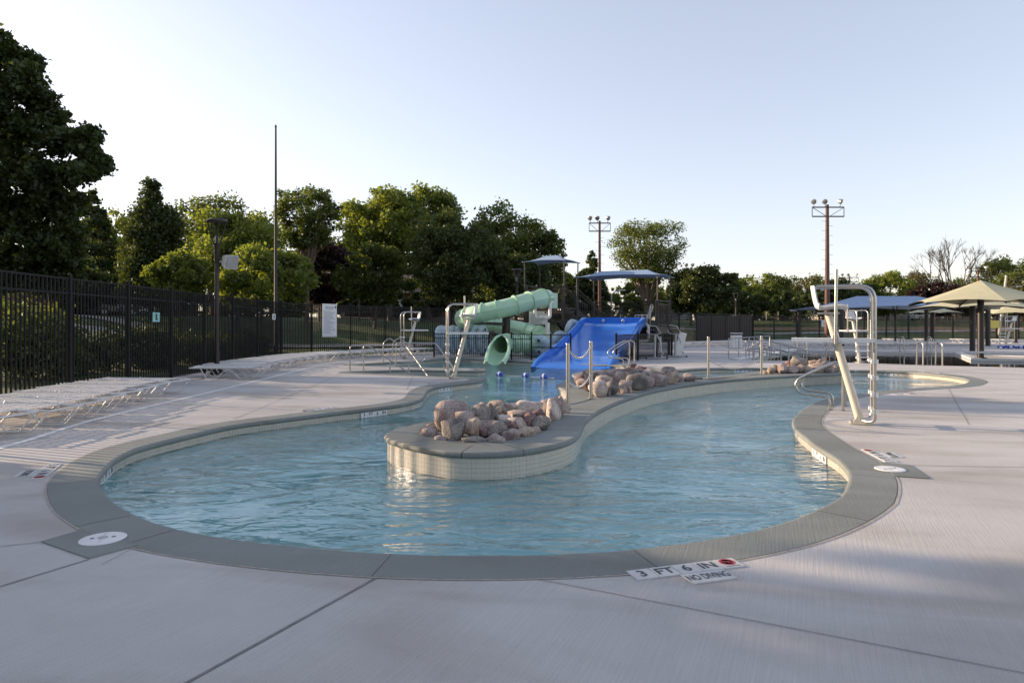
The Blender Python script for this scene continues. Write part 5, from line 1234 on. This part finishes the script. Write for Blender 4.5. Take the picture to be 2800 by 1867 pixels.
flood(2056,757,112,'small distant floodlight pole left of the tallest one',1.2,False,2,.16); flood(2323,755,118,'small distant floodlight pole right of the tallest one',1.5,False,3,.16); flood(1890,730,84,'brown floodlight pole in front of the round dark tree',.9,False,2,.16)
flood(2674,737,92,'rusty floodlight pole behind the tan umbrella',1.35,False,3,.17)
up = A(2745,760,80); t = thing('utility_pole', 'pale leaning utility pole with wires and a lamp arm at right', 'utility pole', (up.x,80,0))
MB().tube([(-.6,0,0),(.3,0,EYE+(HZ-753)*80/F)], [.17,.12], 8).build('pole', mat('pale_wood', (.50,.45,.38), .8), t, True, local=True)
MB().tube(rounded([(.15,0,5.6),(1.2,-.1,6.2),(1.7,-.1,6.2)], .4), .05, 6).build('lamp_arm', M_GALV, t, local=True); MB().box((1.8,-.1,6.15), (.55,.2,.12)).build('lamp_head', M_GALV, t, local=True)
for z0, z1 in ((7.0,5.6),(4.4,3.6),(4.2,3.4)): MB().tube([(0.2,0,z0),(4,0,z0-.45),(9,0,z1)], .022, 4).build('wire', M_DKMETAL, t, local=True)
sl_ = A(1672,820,70); t = thing('park_lamp', 'thin park lamp with a bent arm under the long blue canopy', 'street lamp', (sl_.x,70,0)); zt = EYE+(HZ-796)*70/F
MB().tube(rounded([(0,0,0),(0,0,zt-.3),(.5,0,zt),(.9,0,zt+.1)], .3), .07, 8).build('pole', M_GALV, t, True, local=True); MB().box((1.15,0,zt+.1), (.6,.22,.1)).build('lamp_head', M_WHITE, t, local=True)
t = thing('utility_pole', 'thin brown utility pole seen above the left guard chair by the fence', 'utility pole', (A(982,880,58).x,58,0)); MB().tube([(0,0,0),(0,0,5.2)], .09, 7).build('pole', M_POLE, t, True, local=True)

# ---- houses and cars in the distance
def house(x, y, w, d, h, rise, lab, wall, roof, wins, gable=False):
    t = thing('house', lab, 'house', (x,y,ground_z(x,y)-(1.1 if x > 20 else .4))); M = lambda mb, n, m_, p=t: mb.build(n, m_, p, local=True)
    M(MB().box((0,0,h/2), (w,d,h)), 'wall', wall); o = .5; X, Y = w/2+o, d/2+o; rp_ = (.35 if not gable else 0)
    M(MB().add([(-X,-Y,h),(X,-Y,h),(X,Y,h),(-X,Y,h),(-X+X*rp_*1.2,0,h+rise),(X-X*rp_*1.2,0,h+rise)], [(0,1,5,4),(1,2,5),(2,3,4,5),(3,0,4),(3,2,1,0)]), 'roof', roof)
    for wx, wz, ww, wh, nm in wins:
        f = M(MB().box((wx,-d/2-.03,wz), (ww+.16,.08,wh+.16)), 'window' if nm == 'w' else 'door', M_WHITE); M(MB().box((wx,-d/2-.08,wz), (ww,.04,wh)), 'pane', M_GLASS, f) if nm == 'w' else None
        if nm == 'w' and ww > 1.2: M(MB().box((wx,-d/2-.105,wz), (.07,.03,wh)), 'mullion', M_WHITE, f)
house(66,118,26,8,3.0,1.5,'long pale single storey house behind the blue shade sail',M_SIDING,M_ROOF,[(-9,1.7,2.2,1.2,'w'),(-4.5,1.7,1.2,1.2,'w'),(-1,1.2,1,2.2,'d'),(3.5,1.7,2.4,1.3,'w'),(8.5,1.7,1.4,1.2,'w')])
house(82.5,108,11,8,3.1,1.3,'beige house with a red brown roof behind the tan umbrellas',M_SIDING,mat('red_roof', (.20,.09,.07), .9),[(-2.8,1.7,1.0,1.5,'w'),(1,1.6,.8,1.3,'w'),(3.6,1.7,1.6,1.4,'w')])
house(37,125,8,9,2.8,1.9,'small white house with a gable beside the distant floodlight pole',M_WHITE,M_ROOF,[(-2,1.6,1.2,1.2,'w'),(2,1.6,1.2,1.2,'w')], True)
house(28,118,6,6,2.6,1.2,'dark roofed house low behind the privacy fence',mat('grey_siding', (.34,.36,.34), .8),M_ROOF,[(-1,1.5,1.2,1.1,'w'),(1.6,1.2,.9,2,'d')])
house(93,104,9,8,3.2,1.2,'pale house at the right edge behind the hedge',M_SIDING,M_ROOF,[(-2.5,1.8,1.3,1.2,'w'),(2.4,1.8,1.3,1.2,'w')])
house(-39,50,10,9,3.6,1.2,'dark brick house behind the fence at the left edge',M_BRICK,M_ROOF,[(-3,1.9,1.2,1.5,"w"),(.5,1.9,1.2,1.5,"w"),(3.4,1.9,1.1,1.5,"w")])
house(-9.5,78,12,9,3.2,2.4,'brown house with a garage hidden by trees behind the rules sign',M_BRICK,M_ROOF,[(-3.5,1.3,2.6,2.2,'d'),(1,1.6,1.4,1.2,'w'),(4,1.6,1.2,1.2,'w')], True)
def car(x, y, rz, col, lab, L_=4.5, van=0):
    t = thing('parked_car', lab, 'car', (x,y,ground_z(x,y)-.03), rz); M = lambda mb, n, m_, p=t, s=False: mb.build(n, m_, p, s, local=True)
    H = 1.45+van; k = L_/2
    body = [(-k,.35),(-k,.72),(-k+.15,.88),(-.9,.93),(.95,.92),(k-.2,.80),(k,.62),(k,.35)]
    def prism(pr, w0, w1): m = len(pr); return MB().add([(px_,-w0,z) for px_, z in pr]+[(px_,w1,z) for px_, z in pr], [tuple(range(m)), tuple(range(2*m-1,m-1,-1))]+[(i,(i+1) % m+0,(i+1) % m+m,i+m)[::-1] for i in range(m)])
    b_ = M(prism(body,.88,.88), 'body', col); cabin = [(-k+.35,.9),(-1.25,H-.05),(-.9,H),(.35,H-.02),(1.2,.9)]
    M(prism(cabin,.76,.76), 'cabin', col)
    M(prism([(-k+.55,.93),(-1.2,H-.13),(.32,H-.13),(1.0,.93)],.775,.775), 'side_window', M_GLASS)
    for wx in (-k*.6,k*.6):
        for s in (-1,1): w_ = M(MB().lathe([(.33,-.11),(.33,.11)], 16, c=(wx,s*.82,.33), M=Matrix.Rotation(R(90),3,'X')), 'wheel', M_INK); M(MB().lathe([(.19,-.115),(.19,.115)], 12, c=(wx,s*.82,.33), M=Matrix.Rotation(R(90),3,'X')), 'rim', M_GALV, w_)
    for s in (-1,1): M(MB().box((k-.03,s*.62,.68), (.08,.34,.13)), 'headlight', M_ALU); M(MB().box((-k+.02,s*.66,.72), (.06,.3,.14)), 'tail_light', M_RED)
cp = lambda n, c: mat(n, c, .2, .2, var=.02)
car(A(250,860,52).x, 52, R(8), cp('car_grey',(.14,.15,.17)), 'dark grey parked car behind the fence, left of the pair'); car(A(312,860,52).x, 53, R(5), cp('car_silver',(.42,.43,.45)), 'silver parked car behind the fence, right of the pair')
car(A(985,856,66).x, 66, R(2), cp('car_navy',(.03,.035,.06)), 'dark parked van behind the fence right of the rules sign', 5.0, .45); car(A(2532,868,104).x, 104, 0, cp('car_white',(.7,.7,.7)), 'white parked car between distant houses at right')
def walk(pts, w, name='footpath'):
    P = catmull(pts, .8, False); n = normals2(P, False); struct(MB().grid([[(p.x+q.x*o, p.y+q.y*o, ground_z(p.x+q.x*o, p.y+q.y*o)+.03) for p, q in zip(P, n)] for o in (-w/2, -w/4, 0, w/4, w/2)]).build(name, M_ASPH))
walk([(-40,44),(-26,40),(-16,38),(-6,44),(6,58),(16,75),(40,82),(110,84)], 1.6)
walk([(-40,49),(-29,46),(-22,41),(-18,37)], 1.4)
def ground_sheet(name, m_, x0, x1, y0, y1, sk=0, dz=.03):
    nx_, ny_ = int((x1-x0)/2)+1, int((y1-y0)/1.5)+2
    struct(MB().grid([[(x0+(x1-x0)*i/nx_, y0+(y1-y0)*j/ny_+sk*(x1-x0)*i/nx_, ground_z(x0+(x1-x0)*i/nx_, y0+(y1-y0)*j/ny_+sk*(x1-x0)*i/nx_)+dz) for i in range(nx_+1)] for j in range(ny_+1)]).build(name, m_))
ground_sheet('street', mat('asphalt', (.06,.06,.062), .9), -70, -5, 49, 56, .2)
ground_sheet('tennis_court', mat('court', (.22,.23,.26), .9), 24, 62, 99, 112)
ground_sheet('infield', mat('clay_infield', (.24,.15,.085), .95, var=.25), 30, 90, 84, 87)
for k, (x, y) in enumerate(((74,96),(79,95),(84,95.5),(89,95))):
    rng = np.random.default_rng(40+k); t = thing('shrub', f'clipped green shrub before the distant houses, {ORD[k]} from the left', 'bush', (x,y,ground_z(x,y)), group='shrubs before the distant houses')
    leaf_obj('foliage', leaves(rng, [((x+rng.uniform(-1.6,1.6), y+rng.uniform(-.6,.6), ground_z(x,y)+.6+rng.uniform(-.3,.4)), .9) for _ in range(8)], 1600, .3), LEAF['mid'], t)
